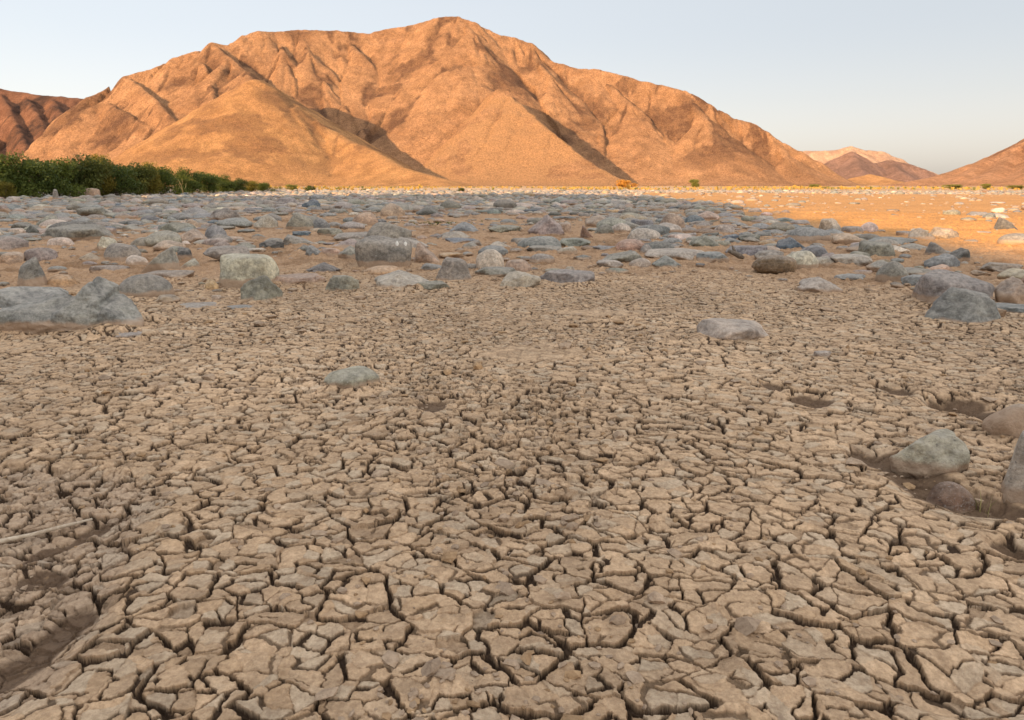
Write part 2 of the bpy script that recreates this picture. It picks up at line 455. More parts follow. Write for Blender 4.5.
def ground_z(x, y):
    z, _ = land(np.atleast_1d(float(x)), np.atleast_1d(float(y))); return float(z[0])
def bed_z(x, y):
    return float(smooth_land(np.atleast_1d(float(x)), np.atleast_1d(float(y)))[0])

# ------------------------------------------------------------------ stones
def planes(shape, g):
    if shape == 'r': P = [(v, g.uniform(.85, 1.1)) for v in fib(18, g)]
    elif shape == 'e': P = [(v, 1.0) for v in fib(30, g)]
    elif shape == 'a': P = [(v, g.uniform(.68, 1.1)) for v in fib(12, g)]
    elif shape == 'f': P = [(v, g.uniform(.75, 1.1)) for v in fib(11, g)] + [((g.uniform(-.1, .1), g.uniform(-.15, .1), 1), .62)]
    elif shape == 'b': P = [((s*1, g.uniform(-.25, .25), g.uniform(-.12, .2)), g.uniform(.85, 1)) for s in (-1, 1)] + \
                           [((g.uniform(-.25, .25), s, g.uniform(0, .25)), g.uniform(.8, 1)) for s in (-1, 1)] + \
                           [((g.uniform(-.12, .12), g.uniform(-.15, .1), 1), .8), ((0, 0, -1), .8)] + [(v, 1.12) for v in fib(10, g)]
    elif shape == 'p': P = [((math.cos(t), math.sin(t), g.uniform(.22, .5)), g.uniform(.65, .9)) for t in (g.uniform(0, .5) + np.arange(5)*1.26)] + [((0, 0, -1), .9), ((g.uniform(-.3, .3), -.2, 1), 1.0)]
    elif shape == 'm': P = [(v, g.uniform(.8, 1.1)) for v in fib(10, g)] + [((-.55, -.2, .8), .62), ((.6, -.15, .8), .62), ((0, -.8, .6), .75)]
    elif shape == 'L': P = [(v, g.uniform(.85, 1.1)) for v in fib(10, g)] + [((.62, -.05, .8), .45), ((-1, 0, .3), .8)]   # high on the left
    elif shape == 'H': P = [(v, g.uniform(.85, 1.1)) for v in fib(10, g)] + [((-.62, -.05, .8), .45), ((1, 0, .3), .8)]   # high on the right
    out = []
    for v, d in P:
        v = np.array(v, float); out.append((v/np.linalg.norm(v), d))
    return out
def fib(n, g):
    i = np.arange(n) + .5
    ph = np.arccos(1 - 2*i/n); t = math.pi*(1+5**.5)*i + g.uniform(0, 6.28)
    V = np.stack([np.cos(t)*np.sin(ph), np.sin(t)*np.sin(ph), np.cos(ph)], -1) + g.normal(0, .13, (n, 3))
    return list(V)
POW = dict(r=9, e=12, a=24, f=20, b=11, p=15, m=22, L=22, H=22)
def rock_verts(shape, seed, sub, rough=1.0):
    g = np.random.default_rng(seed)
    D, Fc = ICO[sub]
    s = 0
    for v, d in planes(shape, g): s = s + np.maximum(0, D@v/d)**POW[shape]
    r = s**(-1/POW[shape])
    V = D*r[:, None]
    off = g.uniform(-50, 50, 3)
    amp = dict(r=.06, e=.035, a=.11, f=.09, b=.09, p=.08, m=.11, L=.10, H=.10)[shape]*rough
    n = fbm3(V*1.6 + off, 7, 3, .5)*amp*1.1 + fbm3(V*5 + off, 17, 4, .6)*amp*.36
    chip = np.maximum(0, fbm3(V*2.6 - off, 27, 2) - .22)*amp*1.8
    V = V*(1 + n - chip)[:, None]
    lo, hi = V.min(0), V.max(0)
    return (V - (lo+hi)/2)/((hi-lo)/2), Fc                    # fills the box -1..1

PAL = dict(gg=(.215, .210, .175), bg=(.195, .210, .208), gy=(.245, .232, .205), pg=(.262, .222, .20), tn=(.345, .27, .20), pk=(.37, .265, .205),
           pw=(.43, .385, .325), wh=(.53, .465, .40), dk=(.095, .10, .095), br=(.19, .125, .085), oc=(.40, .28, .16), db=(.10, .13, .16), lg=(.375, .335, .285))
CNAME = dict(gg='grey-green', bg='blue-grey', gy='grey', pg='purplish grey', tn='tan', pk='pinkish', pw='whitish', wh='whitish', dk='dark', br='brown',
             oc='ochre', db='dark blue', lg='pale grey')
def jitter_col(k, g, amt=.13):
    c = np.array(PAL[k]); return c*np.array((1.13, 1.07, 1.03))*(1 + g.normal(0, amt))*(1 + g.normal(0, .03, 3))

records = []         # picture box of every individual stone
def put_stone(o, c, silt, box, info):
    o.color = (*[float(max(.02, v)) for v in c], float(silt))
    records.append(dict(o=o, box=box, **info))
def hero(cx, by, w, h, colr, shape, label, short=None, dep=.78, sink=.42, silt=None, seed=None, rough=1.0, name='stone'):
    x0, y0 = gnd(cx, by)
    k = (y0*CP + CAM_H*SP)/F_PX                                # metres per picture pixel at the front foot
    wm = w*k; dm = wm*dep
    Y = y0 + dm*.38; X = x0*Y/y0
    top = at(cx, by-h, Y)[2]
    gz = bed_z(X, Y); top = max(top, gz + .02)
    rise = top - gz
    tot = rise/(1-sink)
    sd = seed if seed is not None else int(cx*7 + by*13)
    V, Fc = rock_verts(shape, sd, 5 if w > 30 else 4, rough)
    V = V*np.array([wm/2, dm/2, tot/2]); V[:, 2] += top - tot/2 - gz
    me = mesh_np(name, V, Fc, STONE)
    o = link(name, me, None, (X, Y, gz))
    g = np.random.default_rng(sd+1)
    tag(o, label, name, 'stones scattered over the riverbed')
    s = rise*g.uniform(.08, .38) if silt is None else rise*silt
    put_stone(o, jitter_col(colr, g, .05), s, (cx-w/2, by-h, cx+w/2, by), dict(col=colr, shape=shape, short=short, hero=True))
    placed.append((X, Y, max(wm, dm)/2))
    return o

HEROES = [
 (34, 288, 36, 31, 'gg', 'p', 'grey-green pyramid-shaped stone with a tan silt base behind the long left boulder', 'grey-green pyramid stone', {'silt': .34}),
 (63, 286, 28, 12, 'oc', 'e', 'smooth ochre cobble lying right beside the grey-green pyramid stone', 'ochre cobble', {}),
 (148, 300, 53, 26, 'gy', 'e', 'smooth dark grey egg-shaped stone with a tan waterline, right of the long boulder', 'grey egg-shaped stone', {'silt': .3}),
 (62, 247, 26, 10, 'wh', 'r', 'whitish curved cobble in front of the long grey-green slab at far left', 'whitish curved cobble', {}),
 (80, 243, 66, 18, 'gg', 'f', 'longest low grey-green slab on the left, behind the whitish curved cobble', 'long grey-green slab', {}),
 (42, 262, 34, 15, 'pg', 'r', 'rounded purplish stone in front of the whitish curved cobble', 'rounded purplish stone', {}),
 (108, 250, 21, 14, 'wh', 'a', 'white speckled angular stone at the right end of the long grey-green slab', 'white speckled stone', {}),
 (123, 262, 37, 19, 'gy', 'r', 'rounded grey stone with a dark right face below the white speckled stone', 'two-toned rounded grey stone', {}),
 (137, 267, 23, 12, 'wh', 'r', 'pale cream cobble at the right foot of the two-toned rounded grey stone', 'pale cream cobble', {}),
 (112, 273, 36, 8, 'pg', 'f', 'flat purplish slab in front of the two-toned rounded grey stone', None, {}),
 (90, 263, 24, 10, 'tn', 'm', 'low tan hump of stone just left of the two-toned grey stone', None, {}),
 (8, 251, 36, 15, 'pg', 'r', 'purplish stone cut by the left edge of the photo, above the pyramid stone', None, {}),
 (15, 263, 25, 11, 'pk', 'f', 'pinkish low stone by the left edge, directly behind the pyramid stone', None, {}),
 (33, 236, 12, 11, 'dk', 'a', 'small blackish stone leaning at the tip of a pale flat slab, far left', 'small blackish stone', {}),
 (18, 234, 16, 6, 'wh', 'f', 'small pale flat slab left of the small blackish stone', None, {}),
 (92, 217, 26, 10, 'gg', 'f', 'dark flat stone overhanging its own shadow below the hedge', 'overhanging flat stone', {'sink': .1}),
 (50, 227, 25, 13, 'gy', 'm', 'grey humped stone above the left end of the long grey-green slab', 'grey humped stone', {}),
 (56, 200, 9, 11, 'gg', 'p', 'upright pointed stone standing out against the dark hedge', 'upright pointed stone', {}),
 (92, 197, 14, 9, 'pk', 'b', 'orange-pink block at the foot of the hedge', 'orange-pink block', {}),
 (160, 276, 42, 28, 'gy', 'H', 'grey-brown slab tilted up to the right behind the egg-shaped stone', 'tilted grey-brown slab', {'silt': .45}),
 (185, 260, 14, 13, 'dk', 'b', 'small dark block propped behind the tilted grey-brown slab', 'small dark propped block', {}),
 (190, 269, 21, 11, 'lg', 'H', 'pale leaning sliver right of the tilted grey-brown slab', 'pale leaning sliver', {}),
 (230, 265, 47, 19, 'gy', 'f', 'dark flat slab raised over a shadow, left behind the white block', 'raised dark slab', {'sink': .05, 'silt': 0}),
 (250, 287, 55, 33, 'pw', 'b', 'big whitish pitted block standing above the grey-green knob', 'big whitish pitted block', {'silt': .25}),
 (262, 303, 39, 28, 'gg', 'a', 'grey-green knobbly stone in front of the big whitish block', 'grey-green knobbly stone', {'silt': .1}),
 (212, 289, 13, 10, 'oc', 'r', 'small ochre cobble against the left foot of the big whitish block', None, {}),
 (168, 303, 25, 8, 'tn', 'f', 'low tan stone touching the right side of the egg-shaped stone', None, {}),
 (203, 310, 48, 6, 'gy', 'f', 'flat grey stone nearly buried, right of the egg-shaped stone', None, {'silt': .1}),
 (240, 311, 28, 5, 'bg', 'f', 'thin buried bluish slab left of the grey-green knobbly stone', None, {'silt': 0}),
 (172, 280, 48, 10, 'pg', 'f', 'flat purplish slab in front of the tilted grey-brown slab', None, {'silt': .5}),
 (193, 243, 33, 14, 'tn', 'm', 'tan triangular boulder left of the blue-grey rounded boulder', 'tan triangular boulder', {}),
 (216, 241, 22, 16, 'bg', 'r', 'blue-grey rounded boulder right of the tan triangular boulder', 'blue-grey rounded boulder', {}),
 (146, 247, 28, 10, 'pg', 'r', 'low purplish boulder behind the tilted grey-brown slab', None, {}),
 (192, 228, 16, 9, 'pk', 'r', 'pink cobble behind the tan triangular boulder', 'pink cobble', {}),
 (267, 229, 25, 15, 'lg', 'a', 'pale stone with one dark hollow left of the green boulder', 'pale hollowed stone', {}),
 (133, 255, 17, 10, 'dk', 'a', 'dark angular stone behind the pale cream cobble', None, {}),
 (300, 231, 28, 18, 'gg', 'r', 'rounded green boulder with a blue-grey neighbour at its right', 'rounded green boulder', {}),
 (321, 230, 19, 12, 'bg', 'r', 'blue-grey cobble touching the rounded green boulder on the right', None, {}),
 (365, 225, 27, 13, 'pk', 'e', 'smooth pinkish oblong boulder in the middle of the left half', 'pinkish oblong boulder', {}),
 (393, 217, 25, 14, 'tn', 'r', 'tan boulder to the upper right of the pinkish oblong boulder', 'upper tan boulder', {}),
 (389, 243, 47, 21, 'gg', 'r', 'greenish boulder directly behind the big squared block', 'greenish boulder behind', {}),
 (386, 268, 56, 32, 'gg', 'b', 'big squared greenish block with a tan silt base and white droppings', 'big squared greenish block', {'silt': .22}),
 (331, 237, 27, 9, 'gg', 'f', 'flat greenish stone between the rounded green boulder and the squared block', None, {}),
 (302, 236, 18, 5, 'db', 'f', 'thin dark blue slab in front of the rounded green boulder', None, {}),
 (315, 257, 21, 12, 'bg', 'L', 'blue-grey wedge standing alone on brown silt left of the squared block', 'blue-grey wedge', {}),
 (331, 257, 20, 9, 'pk', 'f', 'low pinkish stone right of the blue-grey wedge', None, {}),
 (350, 260, 24, 14, 'gg', 'm', 'grey-green stone with a silt foot, touching the left of the squared block', None, {'silt': .35}),
 (347, 250, 34, 11, 'pg', 'm', 'purplish low stone behind the left end of the squared block', None, {}),
 (322, 273, 35, 10, 'dk', 'm', 'dark green low mound left of the grey wedge with pale streaks', 'dark green low mound', {'silt': 0}),
 (342, 290, 35, 16, 'gy', 'a', 'grey angular stone with pale streaks below the dark green low mound', 'streaked grey angular stone', {'silt': .1}),
 (298, 285, 52, 10, 'pk', 'f', 'long flat pinkish slab between the knobbly stone and the streaked grey stone', 'long pinkish slab', {}),
 (427, 264, 28, 22, 'tn', 'L', 'tan tilted stone against the right side of the squared block', 'tan tilted stone', {}),
 (403, 289, 62, 18, 'lg', 'm', 'wide low pale stone in front of the big squared greenish block', 'wide low pale stone', {'silt': .2}),
 (454, 281, 50, 24, 'pg', 'p', 'triangular purplish mound of rock, centre, with a dark green front', 'triangular purplish mound', {'silt': .1}),
 (434, 290, 34, 8, 'gg', 'f', 'flat green stone at the front right of the wide low pale stone', None, {'silt': 0}),
 (490, 270, 29, 21, 'wh', 'r', 'round white and pink mottled stone right of the triangular mound', 'white and pink mottled stone', {'silt': 0}),
 (518, 273, 28, 14, 'pk', 'r', 'pinkish mottled stone touching the white and pink mottled stone', None, {}),
 (496, 278, 44, 11, 'gg', 'f', 'dark green flat stone with a silt base under the mottled stones', 'dark green flat stone', {'silt': .4}),
 (520, 288, 42, 17, 'lg', 'a', 'bluish white stone with a dark cap, left of the long grey lens', 'bluish white capped stone', {'silt': 0}),
 (567, 285, 58, 14, 'gy', 'f', 'long grey lens-shaped stone tapering to the right, centre', 'long grey lens stone', {'silt': 0}),
 (428, 216, 25, 10, 'dk', 'm', 'blackish green boulder behind the olive patch of low plants', 'blackish green boulder', {'silt': 0}),
 (464, 233, 30, 11, 'bg', 'm', 'blue-grey humped stone between the blackish boulder and the flat grey-green one', 'blue-grey humped stone', {}),
 (455, 242, 30, 11, 'lg', 'm', 'pale low stone in front of the blue-grey humped stone', None, {}),
 (505, 233, 33, 8, 'gg', 'f', 'flat grey-green stone right of the blue-grey humped stone', 'flat grey-green stone', {'silt': 0}),
 (523, 245, 25, 7, 'gg', 'f', 'low green stone alone on silt below the flat grey-green stone', None, {'silt': 0}),
 (546, 236, 37, 21, 'pg', 'm', 'large purplish boulder left of the little tan cube', 'large purplish boulder', {}),
 (564, 234, 15, 12, 'tn', 'b', 'little tan cube of stone between the purplish boulder and the red wedge', 'little tan cube', {}),
 (587, 238, 14, 13, 'br', 'L', 'dark red-brown wedge, the reddest small stone in the middle', 'red-brown wedge', {'silt': 0}),
 (600, 227, 30, 12, 'tn', 'm', 'tan humped boulder behind the red-brown wedge', 'tan humped boulder', {}),
 (604, 235, 20, 11, 'gg', 'r', 'dull green cobble right of the red-brown wedge', None, {}),
 (621, 232, 21, 9, 'wh', 'e', 'cream white oval cobble right of the dull green cobble', 'cream white oval cobble', {}),
 (627, 223, 18, 9, 'tn', 'r', 'tan round stone behind the cream white oval cobble', None, {}),
 (641, 228, 24, 9, 'bg', 'f', 'bluish flat stone with a black right end, right of the cream oval cobble', None, {}),
 (630, 252, 32, 13, 'pk', 'e', 'pale pink lens of stone alone on open silt', 'pale pink lens', {'silt': .1}),
 (646, 255, 13, 11, 'gy', 'r', 'small grey cobble against the right end of the pale pink lens', None, {}),
 (609, 270, 27, 10, 'lg', 'f', 'pale flat stone in front of the pale pink lens', 'pale flat stone', {'silt': .2}),
 (640, 268, 23, 10, 'lg', 'r', 'bluish white stone between the pale flat stone and the dark patched one', None, {'silt': 0}),
 (667, 270, 31, 14, 'bg', 'm', 'grey stone with a dark blue patch, right of the bluish white stone', 'dark patched stone', {'silt': .2}),
 (575, 247, 32, 9, 'bg', 'f', 'flat blue-grey stone in front of the red-brown wedge', None, {'silt': 0}),
 (545, 254, 38, 8, 'gg', 'f', 'long thin green-grey slab in front of the large purplish boulder', None, {'silt': 0}),
 (672, 230, 28, 17, 'tn', 'r', 'round tan-grey boulder left of the dark blue stone', 'round tan-grey boulder', {}),
 (695, 223, 21, 8, 'db', 'r', 'dark blue rounded stone right of the tan-grey boulder', 'dark blue rounded stone', {'silt': 0}),
 (722, 233, 24, 9, 'lg', 'a', 'pale bluish chipped stone to the lower right of the dark blue stone', 'pale bluish chipped stone', {}),
 (703, 248, 31, 13, 'gg', 'm', 'green-grey humped stone below the pale bluish chipped stone', 'green-grey humped stone', {'silt': 0}),
 (681, 241, 28, 7, 'wh', 'f', 'cream flat stone touching the left of the green-grey humped stone', None, {}),
 (748, 256, 46, 11, 'bg', 'f', 'long bluish slab with a stepped top, left behind the brown egg', 'long bluish slab', {'silt': 0}),
 (712, 263, 32, 11, 'bg', 'f', 'blue-topped buried stone left of a dark wood scrap', None, {'silt': .4}),
 (774, 275, 44, 20, 'br', 'e', 'smooth brown egg-shaped boulder with a shadow gap beneath', 'smooth brown egg boulder', {'sink': .08, 'silt': 0}),
 (799, 271, 36, 21, 'wh', 'r', 'whitish boulder directly behind the smooth brown egg boulder', 'whitish boulder behind the egg', {}),
 (789, 250, 30, 13, 'db', 'm', 'dark blue stone behind the whitish boulder, on its left', None, {'silt': 0}),
 (812, 258, 29, 13, 'bg', 'r', 'slate blue stone behind the whitish boulder, on its right', 'slate blue stone', {'silt': 0}),
 (730, 343, 78, 22, 'lg', 'f', 'grey flat stone tapering to the left, alone on the cracked mud', 'tapering flat stone', {'silt': .12}),
 (817, 293, 42, 16, 'lg', 'm', 'pale buried stone with a blue-grey tip, nearest the mud on the right', 'pale blue-tipped stone', {'silt': .3}),
 (850, 266, 42, 11, 'lg', 'f', 'broad pale slab left of the round grey stone', 'broad pale slab', {}),
 (875, 257, 36, 16, 'gg', 'b', 'dark green-grey block above the broad pale slab', 'dark green-grey block', {'silt': 0}),
 (891, 282, 31, 21, 'gy', 'e', 'round grey stone with a silt foot and a dark hole at its left', 'round grey stone', {'silt': .3}),
 (869, 231, 17, 9, 'wh', 'e', 'bright white cobble near the edge of the sunlit sand', 'bright white cobble', {'silt': 0}),
 (830, 231, 22, 13, 'lg', 'a', 'pale angular stone left of the bright white cobble', 'pale angular stone', {'silt': 0}),
 (812, 238, 19, 11, 'dk', 'a', 'dark faceted stone in front of the pale angular stone', None, {'silt': 0}),
 (959, 326, 82, 38, 'bg', 'p', 'big blue-grey angular boulder, nearest of the right-hand group', 'big blue-grey boulder', {'silt': .14, 'sink': .15}),
 (950, 305, 68, 34, 'gy', 'b', 'broad speckled grey boulder right behind the big blue-grey boulder', 'speckled grey boulder', {'silt': .25}),
 (1012, 306, 40, 29, 'tn', 'm', 'silt-stained boulder cut by the right edge beside the blue-grey boulder', 'silt-stained boulder', {'silt': .4}),
 (1012, 314, 56, 9, 'bg', 'f', 'flat bluish slab in front of the silt-stained boulder at the right edge', None, {'silt': 0}),
 (916, 286, 27, 11, 'bg', 'f', 'low blue-grey stone left of the speckled grey boulder', None, {'silt': 0}),
 (938, 258, 26, 16, 'gy', 'L', 'two-sided stone, dark above and tan below, above the speckled boulder', 'dark and tan stone', {}),
 (957, 263, 24, 15, 'dk', 'H', 'dark stone leaning against the dark and tan stone', None, {'silt': .3}),
 (919, 240, 28, 12, 'gy', 'm', 'grey stone at the shadow edge on the right', None, {}),
 (943, 239, 30, 12, 'tn', 'a', 'brown angular stone half in sunlight at the shadow edge', 'half-lit angular stone', {'silt': 0}),
 (1005, 229, 20, 12, 'dk', 'L', 'dark rock alone in the orange sunlit sand', 'dark rock on the sunlit sand', {'silt': 0}),
 (1003, 273, 38, 10, 'pg', 'f', 'low purplish stone on sand at the right edge above the silt-stained boulder', None, {}),
 (353, 390, 55, 22, 'lg', 'r', 'blue-grey cobble alone on the cracked mud, left of centre', 'lone blue-grey cobble', {'silt': .16}),
 (926, 474, 78, 42, 'lg', 'a', 'pale grey rock with a tan foot beside a muddy trench', 'pale grey rock by the trench', {'silt': .30}),
 (1022, 502, 56, 68, 'lg', 'p', 'pale grey wedge cut by the right edge, nearest stone to the viewer', 'pale grey wedge at the edge', {'silt': .12}),
 (950, 500, 44, 18, 'br', 'e', 'dark brown mud-coated stone lying in the trench', 'dark brown mud-coated stone', {'silt': 0}),
 (1008, 438, 54, 36, 'tn', 'r', 'tan half-buried boulder at the right edge behind the pale grey wedge', 'tan half-buried boulder', {'silt': .9}),
 (136, 341, 34, 9, 'lg', 'f', 'bluish white flake on the mud in front of the long left boulder', None, {'silt': 0}),
 (822, 357, 18, 6, 'lg', 'f', 'small white flake alone on the cracked mud at right', None, {'silt': 0}),
 (217, 300, 10, 5, 'wh', 'f', 'tiny white chip left of the grey-green knobbly stone', None, {'silt': 0}),
]
def big_boulder():
    """the long two-humped boulder at the left: two rocks fused into one skin"""
    x0, y0 = gnd(70, 338); k = (y0*CP + CAM_H*SP)/F_PX; gz = bed_z(x0, y0+.25)
    parts = []
    for cx, w, h, sh, sd, dy, dep in ((26, 170, 45, 'H', 5, .24, .46), (108, 94, 62, 'm', 9, .27, .50), (62, 90, 45, 'm', 22, .34, .34), (-60, 110, 32, 'm', 3, .25, .4)):
        V, Fc = rock_verts(sh, sd, 5, .9)
        X = gnd(cx, 338)[0]*(y0+dy)/y0
        top = at(cx, 338-h, y0+dy)[2] - gz
        tot = top/.58
        V = V*np.array([w*k/2, dep/2, tot/2]) + np.array([X-x0, dy, top - tot/2])
        parts.append((V, Fc))
    VV = np.vstack([p[0] for p in parts]); o = 0; FF = []
    for V, Fc in parts: FF.append(Fc+o); o += len(V)
    me = mesh_np('boulder_raw', VV, np.vstack(FF), STONE)
    ob = link('boulder', me)
    md = ob.modifiers.new('fuse', 'REMESH'); md.mode = 'VOXEL'; md.voxel_size = .008
    sm = ob.modifiers.new('soft', 'SMOOTH'); sm.iterations = 4; sm.factor = .5
    me2 = bpy.data.meshes.new_from_object(ob.evaluated_get(bpy.context.evaluated_depsgraph_get()))
    ob.modifiers.clear(); ob.data = me2; bpy.data.meshes.remove(me); me2.name = 'boulder'
    n = len(me2.vertices); P = np.empty(n*3, np.float32); me2.vertices.foreach_get('co', P); P = P.reshape(-1, 3).astype(np.float64)
    Nn = np.empty(n*3, np.float32); me2.vertices.foreach_get('normal', Nn); Nn = Nn.reshape(-1, 3)
    d = .034*fbm3(P*4.0, 3, 3) + .016*fbm3(P*13*np.array([.5, .5, 1.6]), 5, 4, .65)
    groove = -.035*np.exp(-((P[:, 0] - .16 - .25*(P[:, 2]-.1))/.025)**2)        # the dark cleft between the humps
    P = P + Nn*(d + groove)[:, None]
    me2.vertices.foreach_set('co', P.astype(np.float32).ravel())
    me2.polygons.foreach_set('use_smooth', np.ones(len(me2.polygons), bool)); me2.update()
    ob.location = (x0, y0, gz)
    tag(ob, 'long two-humped grey boulder with a tan waterline, largest at the left edge', 'boulder', 'stones scattered over the riverbed')
    put_stone(ob, np.array((.245, .245, .222)), .085, (-40, 283, 152, 338), dict(col='gy', shape='m', short='long two-humped boulder', hero=True))
    for dx in (-.6, -.25, .1, .4): placed.append((x0+dx, y0+.25, .28))
big_boulder()
for (cx, by, w, h, c, sh, lab, short, kw) in HEROES:
    hero(cx, by, w, h, c, sh, lab, short, **kw)

# --- the many other stones
NEAR = [(-400, 345), (0, 330), (150, 305), (300, 292), (480, 288), (600, 280), (690, 268), (760, 278), (850, 288), (930, 315), (1024, 322), (1400, 340)]
def field():
    g = np.random.default_rng(77)
    cell = {}
    def free(x, y, r):
        i, j = int(x//1.2), int(y//1.2)
        for a in (-1, 0, 1):
            for b in (-1, 0, 1):
                for (X, Y, q) in cell.get((i+a, j+b), ()):
                    if (X-x)**2 + (Y-y)**2 < (.80*(q+r))**2: return False
        return True
    for p in placed: cell.setdefault((int(p[0]//1.2), int(p[1]//1.2)), []).append(p)
    out = []
    npx = [p[0] for p in NEAR]; npy = [p[1] for p in NEAR]
    for (r0, r1, dens) in ((5, 8, 2.0), (8, 12, 3.2), (12, 17, 6.5), (17, 25, 9.0), (25, 36, 8.0), (36, 50, 6.0), (50, 70, 3.6), (70, 95, 2.0), (95, 128, 1.0)):
        n = int(.5*(r1*r1 - r0*r0)*R(84)*dens)
        rr = np.sqrt(g.uniform(r0*r0, r1*r1, n)); tt = R(1)*g.uniform(-42, 42, n)
        for r, t in zip(rr, tt):
            x, y = r*math.sin(t), r*math.cos(t)
            px, py = proj(x, y, 0)
            if py > np.interp(px, npx, npy) - g.exponential(6): continue
            s = .30*math.exp(g.normal(0, .55))*(1 + .25*min(1, r/40))
            s = min(s, 1.05)
            # open silt patches, more of them in the middle distance and on the sandy right
            v = float(fbm2(np.array([x*.22]), np.array([y*.22]), 601, 3)[0])
            open_ = .30*max(0, 1-(r-8)/22)
            if v > .12 - open_*.6 and g.random() < (.93 if r < 26 else .45): continue
            sandy = x - (5.5 + .10*y)
            if sandy > 0 and r < 90 and g.random() < min(.985, .62 + sandy*.12): continue
            rad = s*.45
            if not free(x, y, rad): continue
            cell.setdefault((int(x//1.2), int(y//1.2)), []).append((x, y, rad))
            out.append((x, y, s))
    return out
FIELD = field()
print('field', len(FIELD))
# lit pebble rows far out on the plain at the right
gg_ = np.random.default_rng(5)
for _ in range(1700):
    x = gg_.uniform(8, 130); y = gg_.uniform(38, 150)
    if x/y > .95: continue
    if y < 55 + 6*gg_.normal() or float(fbm2(np.array([x*.05]), np.array([y*.16]), 651, 3)[0]) < .0: continue
    FIELD.append((x, y, .17*math.exp(gg_.normal(0, .5))*(1+y/120)))
# pebbles and gravel lying in the gaps
for _ in range(9000):
    r_ = math.sqrt(gg_.uniform(4.5**2, 46**2)); t_ = R(1)*gg_.uniform(-42, 42); x, y = r_*math.sin(t_), r_*math.cos(t_)
    if proj(x, y, 0)[1] > np.interp(proj(x, y, 0)[0], [p[0] for p in NEAR], [p[1] for p in NEAR]) + 4 - gg_.exponential(5): continue
    if x > 5.5 + .1*y and gg_.random() < .88: continue
    if float(fbm2(np.array([x*.5]), np.array([y*.5]), 661, 3)[0]) < gg_.normal(0, .2): continue
    FIELD.append((x, y, .065*math.exp(gg_.normal(0, .45))*(1+r_/50)))
CK = ['gg', 'bg', 'gy', 'pg', 'tn', 'pk', 'wh', 'dk', 'br', 'oc', 'db', 'lg']
CW = np.array([.21, .27, .20, .08, .055, .025, .022, .03, .012, .012, .02, .09]); CW /= CW.sum()
SHN = ['r', 'a', 'f', 'm', 'e', 'b', 'L', 'H']; SW = np.array([.30, .19, .18, .13, .11, .04, .025, .025])
ST = []
g = np.random.default_rng(99)
xs = np.array([f[0] for f in FIELD]); ys = np.array([f[1] for f in FIELD]); zs = smooth_land(xs, ys)
for i, (x, y, s) in enumerate(FIELD):
    sh = SHN[g.choice(8, p=SW)]; c = CK[g.choice(12, p=CW)]
    hgt = s*(.15 if sh == 'f' else g.uniform(.20, .42))
    ST.append(dict(x=x, y=y, z=float(zs[i]), w=s, d=s*g.uniform(.6, .95), rise=hgt, sh=sh, c=c, rz=g.uniform(-.5, .5), area=s*hgt/(y*y) if abs(x/y) < .78 else 0, seed=i))
ST.sort(key=lambda q: -q['area'])
NIND = 300 - len(records)
IND, REST = ST[:NIND], ST[NIND:]
LIB = {sh: [] for sh in SHN}
for sh in SHN:
    for v in range(4):
        V, Fc = rock_verts(sh, 900 + v*31 + SHN.index(sh), 4, 1.0)
        V = V*.5; V[:, 2] += .5 - (.28, .36, .42, .32)[v]                          # 28 % of the height lies in the silt
        LIB[sh].append(mesh_np('stone', V, Fc, STONE))
for q in IND:
    placed.append((q['x'], q['y'], q['w']*.45))
    o = link('stone', LIB[q['sh']][q['seed'] % 4], None, (q['x'], q['y'], q['z']), q['rz'])
    o.scale = (q['w'], q['d'], q['rise']/.72)
    px, py = proj(q['x'], q['y'] - q['d']*.4, q['z']); k = F_PX/(q['y']*CP + SP)
    w, h = q['w']*k, q['rise']*k
    gq = np.random.default_rng(q['seed'] + 4000)
    tag(o, None, 'stone', 'stones scattered over the riverbed')
    put_stone(o, jitter_col(q['c'], gq), q['rise']*gq.choice([0, .12, .25, .4]), (px-w/2, py-h, px+w/2, py), dict(col=q['c'], shape=q['sh'], short=None, hero=False))
# the rest, too many to count: one mesh
def stone_mass(items, name, label):
    base = {}
    VV, FF, CC, RI, SI = [], [], [], [], []; off = 0
    for q in items:
        sub = 2 if q['y'] > 18 else 3
        if q['y'] > 45 or q['w'] < .13: sub = 1
        key = (q['sh'], q['seed'] % 5, sub)
        if key not in base: base[key] = rock_verts(q['sh'], 300 + key[1]*17 + SHN.index(q['sh']), sub, 1.0)
        V, Fc = base[key]
        gq = np.random.default_rng(q['seed'] + 4000)
        c, s = math.cos(q['rz']), math.sin(q['rz'])
        P = V*.5; P = P*np.array([q['w'], q['d'], q['rise']/.72]); P[:, 2] += q['rise']/.72*(.22, .12, .16, .06, .1)[q['seed'] % 5]
        RI.append(P[:, 2].copy())
        P = np.stack([P[:, 0]*c - P[:, 1]*s + q['x'], P[:, 0]*s + P[:, 1]*c + q['y'], P[:, 2] + q['z']], -1)
        VV.append(P); FF.append(Fc + off); off += len(P)
        CC.append(np.tile(np.clip(jitter_col(q['c'], gq), .02, 1), (len(P), 1)))
        SI.append(np.full(len(P), q['rise']*gq.choice([0, .1, .25, .4])))
    me = mesh_np(name, np.vstack(VV), np.vstack(FF), STONES, cols=np.vstack(CC), attrs=dict(rise=np.concatenate(RI), silt=np.concatenate(SI)))
    return tag(link(name, me), label, 'stones', kind='stuff')
stone_mass(REST, 'small_stones', 'countless smaller grey and tan cobbles filling the stone field towards the hills')

